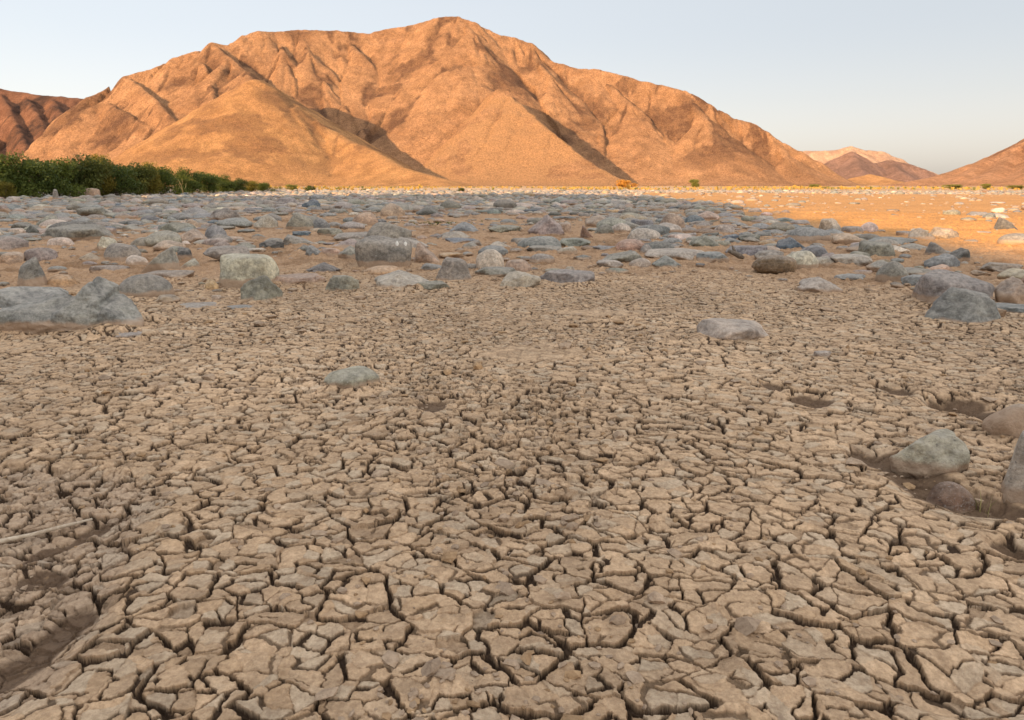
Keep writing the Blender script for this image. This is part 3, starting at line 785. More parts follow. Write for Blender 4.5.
# labels of the other individual stones: by colour and shape, and by the landmark stone they lie beside
SHAPE = dict(r='rounded', a='angular', f='flat', m='humped', e='oval', b='blocky', L='wedge-like', H='slanting')
def label_stones():
    marks = [(r, r['short']) for r in records if r['short']]
    used = set(r['o'].get('label') for r in records if r['o'].get('label'))
    todo = [r for r in records if not r['hero']]
    cen = lambda r: ((r['box'][0]+r['box'][2])/2, (r['box'][1]+r['box'][3])/2)
    def rel(r, m):
        (x, y), (X, Y) = cen(r), cen(m)
        dx, dy = x-X, (y-Y)*1.6
        if abs(dx) > abs(dy): return 'left of' if dx < 0 else 'right of'
        return 'behind' if dy < 0 else 'in front of'
    def dist(r, m):
        (x, y), (X, Y) = cen(r), cen(m); return math.hypot(x-X, (y-Y)*1.6)
    for r in todo:
        size = r['box'][2]-r['box'][0]
        opts = sorted(((dist(r, m), m, s) for m, s in marks), key=lambda t: t[0])
        done = None
        for d, m, s in opts[:14]:
            rl = rel(r, m)
            twins = [q for q in todo if q is not r and q['col'] == r['col'] and rel(q, m) == rl]
            same = [q for q in twins if q['shape'] == r['shape']]
            desc = f"{CNAME[r['col']]} {SHAPE[r['shape']]} stone"
            if all(dist(q, m) > d*1.12 + 2 for q in same):
                done = f"nearest {desc} {rl} the {s}"
            elif sum(dist(q, m) < d for q in same) == 1 and all(abs(dist(q, m)-d) > 2.5 for q in same):
                done = f"second nearest {desc} {rl} the {s}"
            elif sum(dist(q, m) < d for q in same) == 2 and all(abs(dist(q, m)-d) > 2.5 for q in same):
                done = f"third nearest {desc} {rl} the {s}"
            if done and done not in used: break
            done = None
        if not done:
            done = f"one of the {CNAME[r['col']]} {SHAPE[r['shape']]} stones crowded far back in the stone field"
        used.add(done); r['o']['label'] = done
label_stones()

# bird droppings on the squared block
def droppings():
    blk = [r['o'] for r in records if r['short'] == 'big squared greenish block'][0]
    m, nt, b = new_mat('dried_droppings'); b.inputs['Base Color'].default_value = (.78, .76, .70, 1)
    V = np.array([v.co[:] for v in blk.data.vertices]); Wd = V + np.array(blk.location)
    P = np.array([proj(*w) for w in Wd])
    D, Fc = ICO[3]
    for px, py, h in ((398, 244, .052), (406, 243, .042)):
        k = np.nonzero(np.hypot(P[:, 0]-px, P[:, 1]-py) < 2.0)[0]
        if len(k) == 0: k = np.array([np.argmin(np.hypot(P[:, 0]-px, P[:, 1]-py))])
        i = k[np.argmin(V[k, 1])]
        B = D*np.array([.016, .010, h]); B[:, 0] *= 1 + .35*np.sin(B[:, 2]*90)
        link('bird_dropping', mesh_np('bird_dropping', B + V[i], Fc, m), blk)
droppings()
build_ground()
# ------------------------------------------------------------------ loose crumbs of mud
def crumbs():
    g = np.random.default_rng(3)
    n = 5200
    r = 1.0*np.exp(g.uniform(0, math.log(8.5), n)); t = R(1)*g.uniform(-40, 40, n)
    x, y = r*np.sin(t), r*np.cos(t)
    keep = fbm2(x*1.3, y*1.3, 81, 3) + .10*(r-2.2) + g.normal(0, .25, n) > .05
    x, y, r = x[keep], y[keep], r[keep]
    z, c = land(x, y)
    D, Fc = ICO[1]
    VV, FF, CC = [], [], []
    for i in range(len(x)):
        s = .0045*math.exp(g.normal(0, .55))*(1+.22*r[i])
        V = D*(1 + g.normal(0, .22, (len(D), 1)))*np.array([s*g.uniform(.8, 1.7), s*g.uniform(.8, 1.5), s*g.uniform(.35, .8)])
        a = g.uniform(0, 6.28); V = V@np.array([[math.cos(a), math.sin(a), 0], [-math.sin(a), math.cos(a), 0], [0, 0, 1]])
        VV.append(V + np.array([x[i], y[i], z[i] + s*.25])); FF.append(Fc + i*len(D))
        k = np.array((.39, .29, .205)) if g.random() > .2 else np.array((.38, .25, .14))
        CC.append(np.tile(k*g.uniform(.8, 1.1), (len(D), 1)))
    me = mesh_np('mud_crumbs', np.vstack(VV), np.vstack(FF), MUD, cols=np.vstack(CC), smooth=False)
    tag(link('mud_crumbs', me), 'loose crumbs and flakes of dried mud strewn over the cracked plates', 'mud crumbs', kind='stuff')
crumbs()

# ------------------------------------------------------------------ sticks and plants
def tube(pts, radii, n=8):
    V, Fc = [], []
    pts = [np.array(p, float) for p in pts]
    for i, p in enumerate(pts):
        d = pts[min(i+1, len(pts)-1)] - pts[max(i-1, 0)]; d /= np.linalg.norm(d)
        a = np.cross(d, (0, 0, 1)) if abs(d[2]) < .9 else np.cross(d, (1, 0, 0)); a /= np.linalg.norm(a); b = np.cross(d, a)
        for k in range(n):
            t = 2*math.pi*k/n; V.append(p + radii[i]*(a*math.cos(t) + b*math.sin(t)))
    for i in range(len(pts)-1):
        for k in range(n):
            Fc.append((i*n+k, i*n+(k+1) % n, (i+1)*n+(k+1) % n, (i+1)*n+k))
    V.append(pts[0]); V.append(pts[-1]); e0, e1 = len(V)-2, len(V)-1; m = (len(pts)-1)*n
    for k in range(n):
        Fc.append((e0, (k+1) % n, k, k)); Fc.append((e1, m+k, m+(k+1) % n, m+(k+1) % n))
    return V, Fc
def tubes_mesh(name, tubes, mat):
    me = bpy.data.meshes.new(name); V, Fc = [], []
    for v, f in tubes:
        o = len(V); V += [tuple(p) for p in v]
        for q in f:
            q = [i+o for i in dict.fromkeys(q)]; Fc.append(q)
    me.from_pydata(V, [], Fc); me.materials.append(mat)
    me.polygons.foreach_set('use_smooth', np.ones(len(me.polygons), bool)); me.update(); return me
pp = [gnd(-70, 556), (gnd(0, 541)), gnd(30, 533), gnd(60, 525), gnd(92, 517)]
pts = [(x - pp[2][0], y - pp[2][1], ground_z(x, y) + .012 + .004*math.sin(i*2)) for i, (x, y) in enumerate(pp)]
tz = max(p[2] for p in pts[1:4]); pts = [(p[0], p[1], max(p[2], tz - .006)) for p in pts]
st = link('stick', tubes_mesh('stick', [tube(pts, [.0085, .0075, .0065, .0058, .0035])], STRAW), None, (pp[2][0], pp[2][1], 0))
tag(st, 'bleached straight stick lying across the cracked mud at the left edge', 'stick')
# dark scrap of driftwood among the stones
x, y = gnd(735, 259); gz = bed_z(x, y)
dw = link('driftwood', tubes_mesh('driftwood', [tube([(-.10, .02, .12), (-.02, 0, .09), (.06, -.01, .05), (.12, 0, .02)], [.02, .035, .04, .02]), tube([(0, 0, .08), (-.03, .01, .15), (-.05, .02, .19)], [.025, .018, .008])], BARK), None, (x, y, gz))
tag(dw, 'dark broken scrap of driftwood between the long bluish slab and a buried stone', 'driftwood')

def leaf_cloud(g, lobes, n, size, cols, up=.2):
    """n leaf faces spread through the lobes (centre, radii)"""
    w = np.array([l[1][0]*l[1][1]*l[1][2] for l in lobes])**.8; w /= w.sum()
    k = g.choice(len(lobes), n, p=w)
    d = g.normal(0, 1, (n, 3)); d /= np.linalg.norm(d, axis=1)[:, None]
    rad = g.uniform(0, 1, n)**.45*(1 + g.normal(0, .10, n))
    C = np.array([l[0] for l in lobes])[k] + d*np.array([l[1] for l in lobes])[k]*rad[:, None]
    C[:, 2] = np.maximum(C[:, 2], .03)
    a = g.normal(0, 1, (n, 3)); a[:, 2] = np.abs(a[:, 2])*.6 + up; a /= np.linalg.norm(a, axis=1)[:, None]
    b = np.cross(a, g.normal(0, 1, (n, 3))); b /= np.linalg.norm(b, axis=1)[:, None]
    s = size*np.exp(g.normal(0, .3, n))[:, None]
    V = np.stack([C - a*s, C + b*s*.42, C + a*s, C - b*s*.42], 1).reshape(-1, 3)
    Fq = np.arange(4*n).reshape(n, 4)
    lt = g.uniform(0, 1, len(lobes))[k]*.6 + g.uniform(0, 1, n)*.4
    c = np.array(cols[0])*(1-lt)[:, None] + np.array(cols[1])*lt[:, None]
    return V, Fq, np.repeat(c, 4, 0)
def shrub_kind(seed, w, h, n, size, cols, nl=16):
    g = np.random.default_rng(seed)
    lobes = []
    for i in range(nl):
        a = g.uniform(0, 6.28); q = g.uniform(.1, .8)
        zc = h*(g.uniform(.10, .35) if i % 3 == 0 else g.uniform(.25, .76))
        lobes.append(((w/2*q*math.cos(a), w/2*q*math.sin(a), zc), (w*g.uniform(.14, .26), w*g.uniform(.14, .26), h*g.uniform(.14, .27))))
    V, Fq, c = leaf_cloud(g, lobes, n, size, cols)
    crown = mesh_np('crown', V, Fq, LEAF, cols=c, smooth=False)
    tb = []
    for i in range(7):
        l = lobes[i % nl][0]
        tb.append(tube([(g.normal(0, .08), g.normal(0, .08), -.1), (l[0]*.4, l[1]*.4, l[2]*.45), (l[0], l[1], l[2]*1.1)], [.045, .03, .012], 6))
    return crown, tubes_mesh('trunk', tb, BARK)
DG, YG = ((.028, .050, .010), (.13, .155, .026)), ((.08, .085, .014), (.26, .20, .03))
KINDS = [shrub_kind(1, 6.0, 3.2, 9500, .095, DG), shrub_kind(2, 5.0, 3.4, 8500, .095, ((.03, .045, .012), (.12, .13, .025))), shrub_kind(3, 5.5, 3.0, 8500, .095, DG),
         shrub_kind(4, 4.5, 3.2, 7000, .095, YG),
         shrub_kind(5, 4.5, 3.2, 3000, .16, ((.42, .19, .03), (.60, .30, .05))), shrub_kind(6, 4.5, 3.2, 3000, .16, ((.13, .14, .03), (.26, .24, .05)))]
def shrub(kind, px, Y, h, label, group, w=None, rz=0.0, name='shrub', cat='shrub', z0=None):
    x = at(px, 190, Y)[0]
    o = link(name, None, None, (x, Y, bed_z(x, Y) if z0 is None else z0), rz)
    cr, tr = KINDS[kind]
    hk = (3.2, 3.4, 3.0, 3.2, 3.2, 3.2)[kind]; wk = (6.0, 5.0, 5.5, 4.5, 4.5, 4.5)[kind]
    s = h/hk; sw = (w or wk*s)/wk
    tag(o, label, cat, group)
    o.scale = (sw, sw, s)
    for nm, me in (('crown', cr), ('trunk', tr)):
        link(nm, me, o)
    return o
HG = 'shrubs of the green hedge at the left'
for a in [
 (0, -8, 55, 3.1, 'dark green shrub at the very left end of the hedge', 7.0),
 (3, 4, 53, 1.2, 'small yellowish bush in front of the hedge at the left edge', 2.4),
 (2, 30, 57, 3.0, 'dark green shrub behind grey dead twigs, second from the left', 6.5),
 (0, 58, 60, 3.0, 'dark shrub with grey bare twigs, right behind the upright pointed stone', 6.5),
 (1, 84, 63, 3.7, 'tallest shrub of the hedge, behind the orange-pink block', 6.0),
 (3, 99, 66, 3.3, 'yellow-green shrub at the right shoulder of the tallest shrub', 4.0),
 (2, 114, 68, 3.0, 'dark rounded shrub right of the yellow-green shoulder shrub', 6.0),
 (1, 135, 72, 3.3, 'dark upright shrub midway along the hedge', 5.0),
 (3, 150, 74, 2.9, 'small yellow-topped shrub between two dark midway shrubs', 3.6),
 (0, 163, 77, 2.8, 'dense green shrub left of the pale dead snag', 5.5),
 (2, 186, 82, 2.6, 'green shrub directly behind the pale dead snag', 5.0),
 (0, 205, 86, 2.4, 'green shrub just right of the pale dead snag', 5.0),
 (2, 223, 91, 1.9, 'lower green shrub where the hedge begins to thin', 4.5),
 (1, 238, 95, 1.8, 'low olive shrub, third from the right end of the hedge', 4.0),
 (3, 251, 99, 1.3, 'low yellowish shrub, second from the right end of the hedge', 3.2),
 (0, 264, 103, 1.2, 'last low dark shrub at the right end of the hedge', 3.4),
]:
    shrub(a[0], a[1], a[2], a[3]*1.2, a[4], HG, a[5]*.85, rz=a[1]*.37)
# pale dead snag in front of the hedge
x = at(183, 190, 70)[0]
sn = link('dead_snag', tubes_mesh('dead_snag', [tube([(0, 0, -.1), (-.1, 0, .9), (-.15, 0, 1.5), (-.45, 0, 2.4)], [.07, .06, .04, .02]), tube([(-.05, 0, .5), (.35, 0, 1.2), (.45, .1, 1.9)], [.05, .04, .02]),
      tube([(-.14, 0, 1.4), (.05, 0, 2.0), (.0, 0, 2.5)], [.05, .035, .02]), tube([(-.1, 0, .9), (-.4, .1, 1.3), (-.5, .1, 1.8)], [.05, .03, .015])], bark_material('yellowed_wood', (.26, .19, .07), (.42, .32, .13))), None, (x, 70, bed_z(x, 70)))
sn.scale = (.8, .8, .66)
tag(sn, 'pale forked dead snag standing in front of the hedge', 'dead tree')
for a in [
 (4, 626, 300, 3.6, 'round orange dry bush at the foot of the main mountain', 8.5),
 (5, 694, 290, 3.6, 'small round green bush at the foot of the mountain, right of the orange bush', 4.8),
 (5, 813, 250, 1.4, 'faint low tuft near the right foot of the mountain', 4.0),
 (5, 954, 170, 1.2, 'yellowish bush on the plain, left of the small green one at right', 4.5),
 (5, 986, 170, 1.4, 'small green bush on the plain under the right-hand hill', 2.4),
 (5, 1016, 165, 1.0, 'low yellow bush on the plain at the right edge', 4.0),
 (1, 461, 95, .75, 'tiny dark green bush among the far stones in the middle', 1.0),
 (2, 310, 120, 1.0, 'low dark tuft on the sunlit plain right of the hedge end', 2.0),
 (5, 292, 125, 1.2, 'yellow tuft on the sunlit plain just right of the hedge end', 2.2)]:
    shrub(a[0], a[1], a[2], a[3], a[4], None, a[5], rz=a[1]*.2, name='bush', cat='bush')
def blades(name, px, py, n, h, w, cols, label, cat, lean=.35, spread=.05):
    g = np.random.default_rng(int(px)); x, y = gnd(px, py); gz = ground_z(x, y)
    V, Fq, C = [], [], []
    for i in range(n):
        p = g.normal(0, spread, 2); d = g.normal(0, lean, 2); hh = h*g.uniform(.5, 1); a = g.uniform(0, 3.14); u = np.array([math.cos(a), math.sin(a), 0])*w
        b = np.array([p[0], p[1], -.01]); m = b + np.array([d[0]*hh*.4, d[1]*hh*.4, hh*.6]); t = b + np.array([d[0]*hh, d[1]*hh, hh])
        k = len(V); V += [b-u, b+u, m+u*.7, m-u*.7, t+u*.15, t-u*.15]; Fq += [(k, k+1, k+2, k+3), (k+3, k+2, k+4, k+5)]
        C += [np.array(cols[0])*(1-g.random()) + np.array(cols[1])*g.random()]*6
    me = mesh_np(name, np.array(V), np.array(Fq), LEAF, cols=np.array(C), smooth=False)
    return tag(link(name, me, None, (x, y, gz)), label, cat)
blades('grass_tuft', 981, 500, 9, .10, .0016, ((.4, .33, .16), (.3, .28, .1)), 'few thin dry grass blades growing between the trench and the pale wedge', 'grass tuft', .4, .012)
blades('green_plant', 936, 263, 24, .055, .010, ((.06, .12, .02), (.14, .2, .03)), 'tiny bright green plant in front of the dark and tan stone', 'plant', .7, .05)
blades('green_plant', 434, 223, 90, .10, .02, ((.06, .08, .02), (.13, .13, .03)), 'olive patch of low plants on silt below the blackish green boulder', 'plant', .8, .35)
# yellow dry grass along the sunlit foot of the mountain
def dry_grass():
    g = np.random.default_rng(41); n = 7000
    px = g.uniform(235, 1040, n); Y = g.uniform(135, 330, n)
    x = (px-512)/F_PX*Y
    keep = fbm2(x*.04, Y*.05, 701, 3) > -.05 + .25*(g.random(n))
    x, Y = x[keep], Y[keep]; n = len(x); z = smooth_land(x, Y)
    V, Fq, C = [], [], []
    for i in range(n):
        h = .32*math.exp(g.normal(0, .35)); k0 = np.array((.50, .32, .08)) if g.random() > .22 else np.array((.20, .19, .06))
        for j in range(3):
            a = g.uniform(0, 3.14); u = np.array([math.cos(a), math.sin(a), 0])*h*g.uniform(.3, .6); b = np.array([x[i], Y[i], z[i]-.03]); t = b + np.array([g.normal(0, .15), g.normal(0, .15), h])
            k = len(V); V += [b-u*.6, b+u*.6, t+u, t-u]; Fq.append((k, k+1, k+2, k+3)); C += [k0*g.uniform(.8, 1.15)]*4
    me = mesh_np('dry_grass', np.array(V), np.array(Fq), LEAF, cols=np.array(C), smooth=False)
    tag(link('dry_grass', me), 'thin yellow dry grass along the sunlit foot of the mountain', 'dry grass', kind='stuff')
dry_grass()

# ------------------------------------------------------------------ hills and mountains
def ridge(pts): return [at(*p) for p in pts]
def spur(start, pts, slope=.66, off=(8, 40), base=.80):
    """a ridge that leaves the skyline and comes forward, standing a little proud of the face"""
    px, py, Y0 = start; z0 = at(*start)[2]; out = [at(px, py+1, Y0-1)]
    for i, (a, b) in enumerate(pts):
        lo, hi = 100.0, Y0
        for _ in range(40):
            m = (lo+hi)/2
            if at(a, b, m)[2] > z0 - base*math.hypot(Y0-m, .5*(at(a, b, m)[0]-at(px, py, Y0)[0])): lo = m
            else: hi = m
        o = off[0] + (off[1]-off[0])*(i+1)/len(pts)
        out.append(at(a, b, lo - o))
    return out, slope
class Pyramid:
    def __init__(self, apex, faces): self.a, self.f = at(*apex), faces
def mountain(name, label, ridges, box, step, mat, slope=.62, furrow=5.0, fl=22.0, seed=0, rough=1.0, soft=7.0, crest=4.0):
    x0, x1, y0, y1 = box
    xs = np.arange(x0, x1+step, step); ys = np.arange(y0, y1+step, step)
    X, Y = np.meshgrid(xs, ys)
    sc = fl/22.0
    wx = X + sc*(5*fbm2(X*.02/sc, Y*.02/sc, seed+1, 3) + 1.6*fbm2(X*.09/sc, Y*.09/sc, seed+2, 3))
    wy = Y + sc*(5*fbm2(X*.02/sc+40, Y*.02/sc, seed+3, 3) + 1.6*fbm2(X*.09/sc+40, Y*.09/sc, seed+4, 3))
    Z = np.full(X.shape, -60.0); S = np.zeros(X.shape); Dd = np.zeros(X.shape); T = np.zeros(X.shape)
    cum = 0
    for r in ridges:
        if isinstance(r, Pyramid):
            ax, ay, az = r.a; drop = np.zeros(X.shape); S2 = np.zeros(X.shape)
            for i, (fx, fy, fs) in enumerate(r.f):
                q = fs*((wx-ax)*fx + (wy-ay)*fy)/math.hypot(fx, fy); k = q > drop
                drop = np.where(k, q, drop); S2 = np.where(k, ((wx-ax)*fy - (wy-ay)*fx) + i*300, S2)
            z = az - drop; k = z > Z
            Z = np.where(k, z, Z); S = np.where(k, cum + S2, S); Dd = np.where(k, np.minimum(drop, 10), Dd); T = np.where(k, 1., T); cum += 2000
            continue
        sl = slope
        if isinstance(r, tuple): r, sl = r
        for (ax, ay, az), (bx, by, bz) in zip(r[:-1], r[1:]):
            dx, dy = bx-ax, by-ay; l = math.hypot(dx, dy) + 1e-6
            t = np.clip(((wx-ax)*dx + (wy-ay)*dy)/l**2, 0, 1)
            d = np.hypot(wx-ax-t*dx, wy-ay-t*dy)
            z = az + (bz-az)*t - sl*(np.sqrt(d*d + crest*crest) - crest)
            # around a ridge end use the angle so the gullies fan out
            ang = np.arctan2(wy-ay-t*dy, wx-ax-t*dx)
            s = cum + t*l + ang*1.6*fl
            k = z > Z
            Z = np.where(k, z, Z); S = np.where(k, s, S); Dd = np.where(k, d, Dd); T = np.where(k, 0., T)
            cum += l
        cum += 37*fl
    f1 = 1 - np.abs(2*vn2(S/fl, Dd/(fl*6), seed+11) - 1); f2 = 1 - np.abs(2*vn2(S/(fl*.42), Dd/(fl*3), seed+12) - 1)
    f3 = 1 - np.abs(2*vn2(S/(fl*2.6), Dd/(fl*9), seed+13) - 1)
    low = sstep(0, 45*sc, Z)
    gul = sstep(0, 25*sc, Dd)*low*(.35 + .65*vn2(S/(fl*4), Dd/(fl*4), seed+15))
    Z = Z - furrow*(.9*f3**3 + .8*f1**4 + .42*f2**3)*gul
    Z = Z + rough*low*sc*(1.7*fbm2(X*.045/sc, Y*.045/sc, seed+21, 4, .6) + .8*fbm2(X*.2/sc, Y*.2/sc, seed+22, 4, .65))
    Z = soft*np.log1p(np.exp(np.clip(Z/soft, -30, 30))) - .8 - np.exp(np.clip(-(Z+3)/6, -30, 3))*.0
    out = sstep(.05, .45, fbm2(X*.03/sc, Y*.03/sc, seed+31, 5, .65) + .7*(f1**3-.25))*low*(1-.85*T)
    V = np.stack([X, Y, Z], -1).reshape(-1, 3)
    Fq = grid_faces(len(ys), len(xs))
    keep = (Z.reshape(-1)[Fq].max(1) > -.7)
    Fq = Fq[keep]
    used = np.unique(Fq); mp = np.full(len(V), -1); mp[used] = np.arange(len(used))
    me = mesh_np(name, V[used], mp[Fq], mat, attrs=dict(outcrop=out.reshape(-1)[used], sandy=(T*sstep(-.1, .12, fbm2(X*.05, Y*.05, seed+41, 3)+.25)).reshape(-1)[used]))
    o = link(name, me)
    return tag(o, label, 'mountain' if name == 'mountain' else 'hill', kind='structure')
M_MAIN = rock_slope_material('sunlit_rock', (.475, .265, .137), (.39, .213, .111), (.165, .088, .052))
M_SAND = rock_slope_material('sandy_slope', (.53, .29, .125), (.46, .245, .108), (.27, .14, .068), 1.3)
M_DARK = rock_slope_material('dark_red_rock', (.27, .135, .08), (.19, .095, .06), (.07, .042, .032))
M_PALE = rock_slope_material('pale_rock', (.60, .40, .27), (.52, .33, .22), (.42, .26, .18), .5)
M_BROWN = rock_slope_material('brown_rock', (.33, .20, .15), (.27, .165, .125), (.17, .105, .085), .6)
M_RIGHT = rock_slope_material('reddish_rock', (.55, .30, .165), (.46, .245, .13), (.25, .13, .075), 1.2)

sky_ = ridge([(-5, 176, 610), (28, 158, 680), (60, 126, 745), (74, 106, 760), (85, 96, 768), (98, 92, 775), (127, 75, 790), (150, 69, 800), (175, 57, 815), (200, 50, 825), (213, 42, 830), (228, 45, 835), (245, 36, 850), (260, 30, 860), (276, 31, 868),
              (300, 29, 880), (340, 30, 895), (370, 33, 905), (390, 28, 910), (420, 22, 910), (440, 17, 905), (458, 16, 900), (475, 22, 895), (495, 33, 890), (515, 37, 885), (530, 42, 880),
              (545, 55, 870), (560, 63, 860), (580, 68, 850), (600, 69, 840), (625, 76, 825), (650, 82, 810), (684, 90, 790), (710, 103, 770), (735, 118, 750), (750, 122, 740), (765, 130, 730),
              (785, 143, 715), (800, 151, 705), (815, 161, 695), (830, 174, 688), (842, 184, 680)])
mountain('mountain', 'broad sunlit orange mountain with furrowed slopes and a rounded central peak', [
    sky_,
    spur((458, 16, 900), [(470, 32), (482, 52), (492, 72), (500, 88)], .70, (3, 16)),
    Pyramid((500, 88, 705), [(-.25, -.97, .62), (1, -.1, .82), (-1, -.3, .86), (0, 1, .05)]),
    spur((530, 42, 880), [(548, 74), (570, 104), (592, 130), (612, 152), (640, 178)], .70, (3, 18)),
    spur((600, 69, 840), [(628, 100), (660, 132), (690, 158), (712, 176)], .66, (4, 30)),
    spur((684, 90, 790), [(705, 118), (728, 142), (752, 164)], .64, (4, 24)),
    spur((213, 42, 830), [(228, 56), (243, 70), (256, 82), (268, 96)], .74, (6, 50)),
    spur((127, 75, 790), [(138, 84), (152, 98), (168, 113), (184, 128)], 1.0, (10, 62)),
    spur((98, 93, 774), [(115, 106), (135, 118), (160, 132)], 1.0, (10, 62)),
    spur((60, 137, 710), [(85, 143), (110, 150)], .7, (6, 20)),
    spur((198, 50, 825), [(206, 70), (213, 90), (217, 104)], 1.0, (8, 50)),
    spur((300, 29, 880), [(310, 52), (322, 78), (340, 104), (362, 128)], .72, (2, 9)),
    spur((345, 30, 897), [(362, 54), (378, 84), (392, 112), (408, 140)], .72, (2, 9)),
    spur((276, 31, 868), [(284, 52), (292, 76), (300, 100)], .74, (2, 9)),
    spur((415, 23, 910), [(424, 50), (434, 78), (440, 104), (444, 128)], .70, (2, 10)),
    spur((775, 137, 722), [(790, 156), (806, 172)], .64, (3, 14)),
   ], (-480, 380, 440, 1080), 1.3, M_MAIN, .80, 5.8, 20.0, 100)
mountain('hill', 'smooth orange pyramid-shaped hill standing before the left half of the mountain', [
    (ridge([(256, 79, 690), (256, 79, 640)]), .60),
    (ridge([(256, 79, 642), (225, 104, 610), (180, 135, 575), (130, 163, 545)]), .58),
    (ridge([(256, 80, 640), (290, 103, 620), (340, 134, 590), (372, 150, 555), (405, 168, 505), (440, 181, 475)]), .60),
   ], (-420, 40, 380, 760), 1.5, M_SAND, .60, 2.6, 15.0, 200, .6, 6.0, 7.0)
mountain('hill', 'dark red-brown mountain shoulder behind the hedge at the far left', [
    ridge([(-160, 60, 1200), (-80, 80, 1180), (0, 88, 1150), (25, 92, 1140), (50, 95, 1130), (75, 97, 1130), (95, 100, 1140), (140, 120, 1150)]),
    spur((0, 88, 1150), [(8, 104), (18, 124), (28, 146)], 1.0, (12, 70)), spur((25, 92, 1140), [(32, 104), (42, 122), (52, 142)], 1.0, (12, 60)), spur((50, 95, 1130), [(56, 104), (66, 118), (76, 134)], 1.0, (12, 60)), spur((-40, 82, 1170), [(-30, 104), (-18, 128), (-5, 152)], 1.0, (12, 70)),
   ], (-1500, -350, 800, 1500), 3.2, M_DARK, .66, 9.0, 26.0, 300)
mountain('hill', 'pale pinkish far ridge seen in the gap between mountain and right-hand hill', [
    ridge([(740, 165, 2700), (780, 156, 2700), (805, 151, 2700), (830, 150, 2700), (848, 146, 2700), (862, 150, 2700), (882, 152, 2700), (900, 158, 2700), (918, 166, 2650), (940, 175, 2600), (970, 184, 2600)]),
    (ridge([(848, 147, 2700), (858, 165, 2450), (865, 180, 2250)]), .5), (ridge([(805, 152, 2700), (812, 168, 2450), (818, 180, 2300)]), .5)],
   (800, 2200, 2000, 3200), 7, M_PALE, .5, 14.0, 60.0, 400)
mountain('hill', 'dark brown hill in front of the pale far ridge in the gap', [
    ridge([(800, 184, 1700), (822, 170, 1700), (838, 157, 1700), (852, 152, 1700), (860, 156, 1690), (872, 164, 1680), (885, 160, 1700), (893, 160, 1700), (910, 163, 1700), (922, 168, 1680), (932, 173, 1670), (950, 183, 1650)]),
    (ridge([(852, 153, 1700), (862, 170, 1550), (868, 181, 1450)]), .55), (ridge([(893, 161, 1700), (905, 174, 1560)]), .55)],
   (600, 1300, 1250, 2000), 4.5, M_BROWN, .55, 9.0, 40.0, 500)
mountain('hill', 'small sunlit sandy rise below the dark brown hill in the gap', [
    ridge([(835, 185, 1050), (855, 178, 1050), (870, 174, 1060), (882, 177, 1050), (900, 184, 1000)])],
   (430, 700, 900, 1150), 3, M_SAND, .42, 3.0, 20.0, 550, .5)
mountain('hill', 'reddish rocky hill rising at the right edge', [
    ridge([(920, 184, 560), (935, 178, 580), (952, 171, 600), (980, 161, 620), (1000, 156, 635), (1010, 150, 640), (1024, 142, 650), (1060, 122, 670), (1120, 105, 690), (1250, 90, 720), (1400, 110, 720)]),
    (ridge([(1010, 151, 640), (1000, 165, 590), (985, 180, 540)]), .6), (ridge([(1060, 123, 668), (1050, 150, 590), (1035, 175, 520)]), .62), (ridge([(980, 162, 620), (962, 178, 570)]), .6)],
   (280, 1100, 400, 900), 1.8, M_RIGHT, .58, 4.5, 16.0, 600)
# the hill behind the photographer whose long shadow lies over the riverbed
def shadow_hill():
    U0 = 75.0
    prof = [(-220, -60), (-90, -45), (-40, -22), (-15, -3), (0, 10.5), (2, 15), (4, 20), (14, 35), (24, 46), (33, 56), (45, 60), (52, 44), (64, 22), (72, 29), (81, 37), (98, 51), (110, 60), (150, 95), (260, 150), (420, 230)]
    vv = [-220, -150, -90, -60, -40, -25, -15, -8, -3, 0, 2, 4, 8, 14, 19, 24, 28, 33, 39, 45, 52, 58, 64, 72, 80, 92, 104, 125, 150, 200, 260, 340, 420]
    pts = []
    for v in vv:
        ue = np.interp(v, [p[0] for p in prof], [p[1] for p in prof])
        pts.append((-U0*DX - v*DY, -U0*DY + v*DX, max(2.0, (ue + U0)*TE)))
    xs = np.arange(-520, 260, 2.0); ys = np.arange(-330, 420, 2.0)
    X, Y = np.meshgrid(xs, ys); Z = np.full(X.shape, -30.)
    for (ax, ay, az), (bx, by, bz) in zip(pts[:-1], pts[1:]):
        dx, dy = bx-ax, by-ay; l = math.hypot(dx, dy)
        t = np.clip(((X-ax)*dx + (Y-ay)*dy)/l**2, 0, 1); d = np.hypot(X-ax-t*dx, Y-ay-t*dy)
        Z = np.maximum(Z, az + (bz-az)*t - .66*d)
    low = sstep(0, 8, Z)
    Z = Z + low*(.5*fbm2(X*.06, Y*.06, 801, 4, .6))
    Z = np.where(Z < .0, -1.0, Z)
    out = sstep(.12, .5, fbm2(X*.05, Y*.05, 811, 5, .65))
    V = np.stack([X, Y, Z], -1).reshape(-1, 3); Fq = grid_faces(len(ys), len(xs)); Fq = Fq[Z.reshape(-1)[Fq].max(1) > 0]
    used = np.unique(Fq); mp = np.full(len(V), -1); mp[used] = np.arange(len(used))
    me = mesh_np('hill', V[used], mp[Fq], M_MAIN, attrs=dict(outcrop=out.reshape(-1)[used]))
    tag(link('hill', me), 'rocky hill behind the viewer that shades the riverbed', 'hill', kind='structure')
shadow_hill()

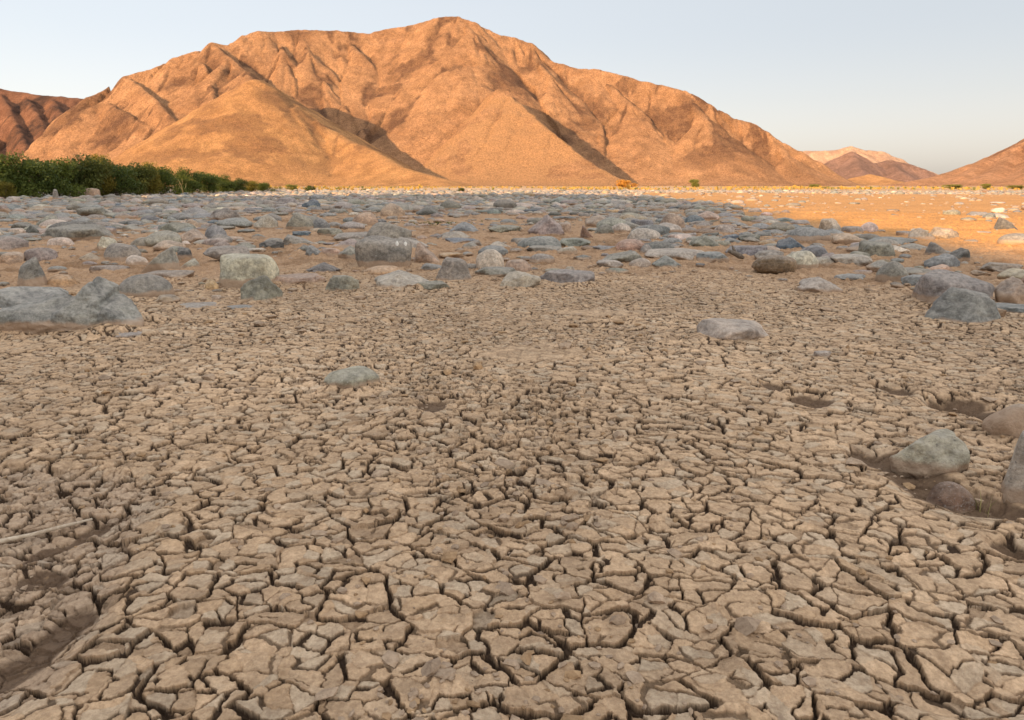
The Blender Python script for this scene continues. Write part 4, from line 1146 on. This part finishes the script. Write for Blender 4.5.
# ------------------------------------------------------------------ light, sky, camera
wd = bpy.data.worlds.new('World'); scene.world = wd; wd.use_nodes = True
nt = wd.node_tree; bg = nt.nodes['Background']
sky = nt.nodes.new('ShaderNodeTexSky'); sky.sky_type = 'NISHITA'; sky.sun_disc = False
sky.sun_elevation = SUN_EL; sky.sun_rotation = -math.atan2(-DX, -DY)
sky.altitude = 200; sky.air_density = 1.0; sky.dust_density = 3.0; sky.ozone_density = 1.5
hs = nt.nodes.new('ShaderNodeHueSaturation'); hs.inputs['Saturation'].default_value = .58
gm = nt.nodes.new('ShaderNodeGamma'); gm.inputs['Gamma'].default_value = .36          # thin bright haze evens the sky out
nt.links.new(sky.outputs[0], hs.inputs['Color']); nt.links.new(hs.outputs[0], gm.inputs['Color']); 
tcw = nt.nodes.new('ShaderNodeTexCoord'); sxw = nt.nodes.new('ShaderNodeSeparateXYZ'); nt.links.new(tcw.outputs['Generated'], sxw.inputs[0])
overhead_boost = mixc(nt, ramp(nt, sxw.outputs[2], .25, .8), (1, 1, 1), (2.2, 2.1, 1.97))       # sky brightness added overhead, above the view, to lift the foreground
warm = mixc(nt, ramp(nt, sxw.outputs[2], -.02, .20), (1.37, 1.26, 1.17), (1, 1.01, 1.035))   # dusty warm air near the horizon
nt.links.new(mixc(nt, 1, mixc(nt, 1, gm.outputs[0], overhead_boost, 'MULTIPLY'), warm, 'MULTIPLY'), bg.inputs['Color'])
bg.inputs['Strength'].default_value = .15
sun = bpy.data.lights.new('sun', 'SUN'); sun.energy = 2.75; sun.angle = R(.5); sun.color = (1, .67, .385)
so = bpy.data.objects.new('sun', sun); col.objects.link(so)
so.rotation_euler = (R(90) - SUN_EL, 0, -SUN_AZ)
so.location = (-40, -40, 40)
cam = bpy.data.cameras.new('camera'); cam.sensor_width = 36; cam.lens = F_PX/W*36; cam.clip_end = 12000; cam.clip_start = .05
cam.dof.use_dof = True; cam.dof.focus_distance = 2.6; cam.dof.aperture_fstop = 16.0
co = bpy.data.objects.new('camera', cam); col.objects.link(co); co.location = (0, 0, CAM_H); co.rotation_euler = (R(90) - PITCH, 0, 0)
scene.camera = co
scene.view_settings.view_transform = 'Standard'; scene.view_settings.look = 'None'; scene.view_settings.gamma = 1; scene.view_settings.use_curve_mapping = False
scene.view_settings.exposure = 1.78
scene.render.engine = 'CYCLES'
scene.cycles.max_bounces = 5; scene.cycles.diffuse_bounces = 3
scene.cycles.use_denoising = True
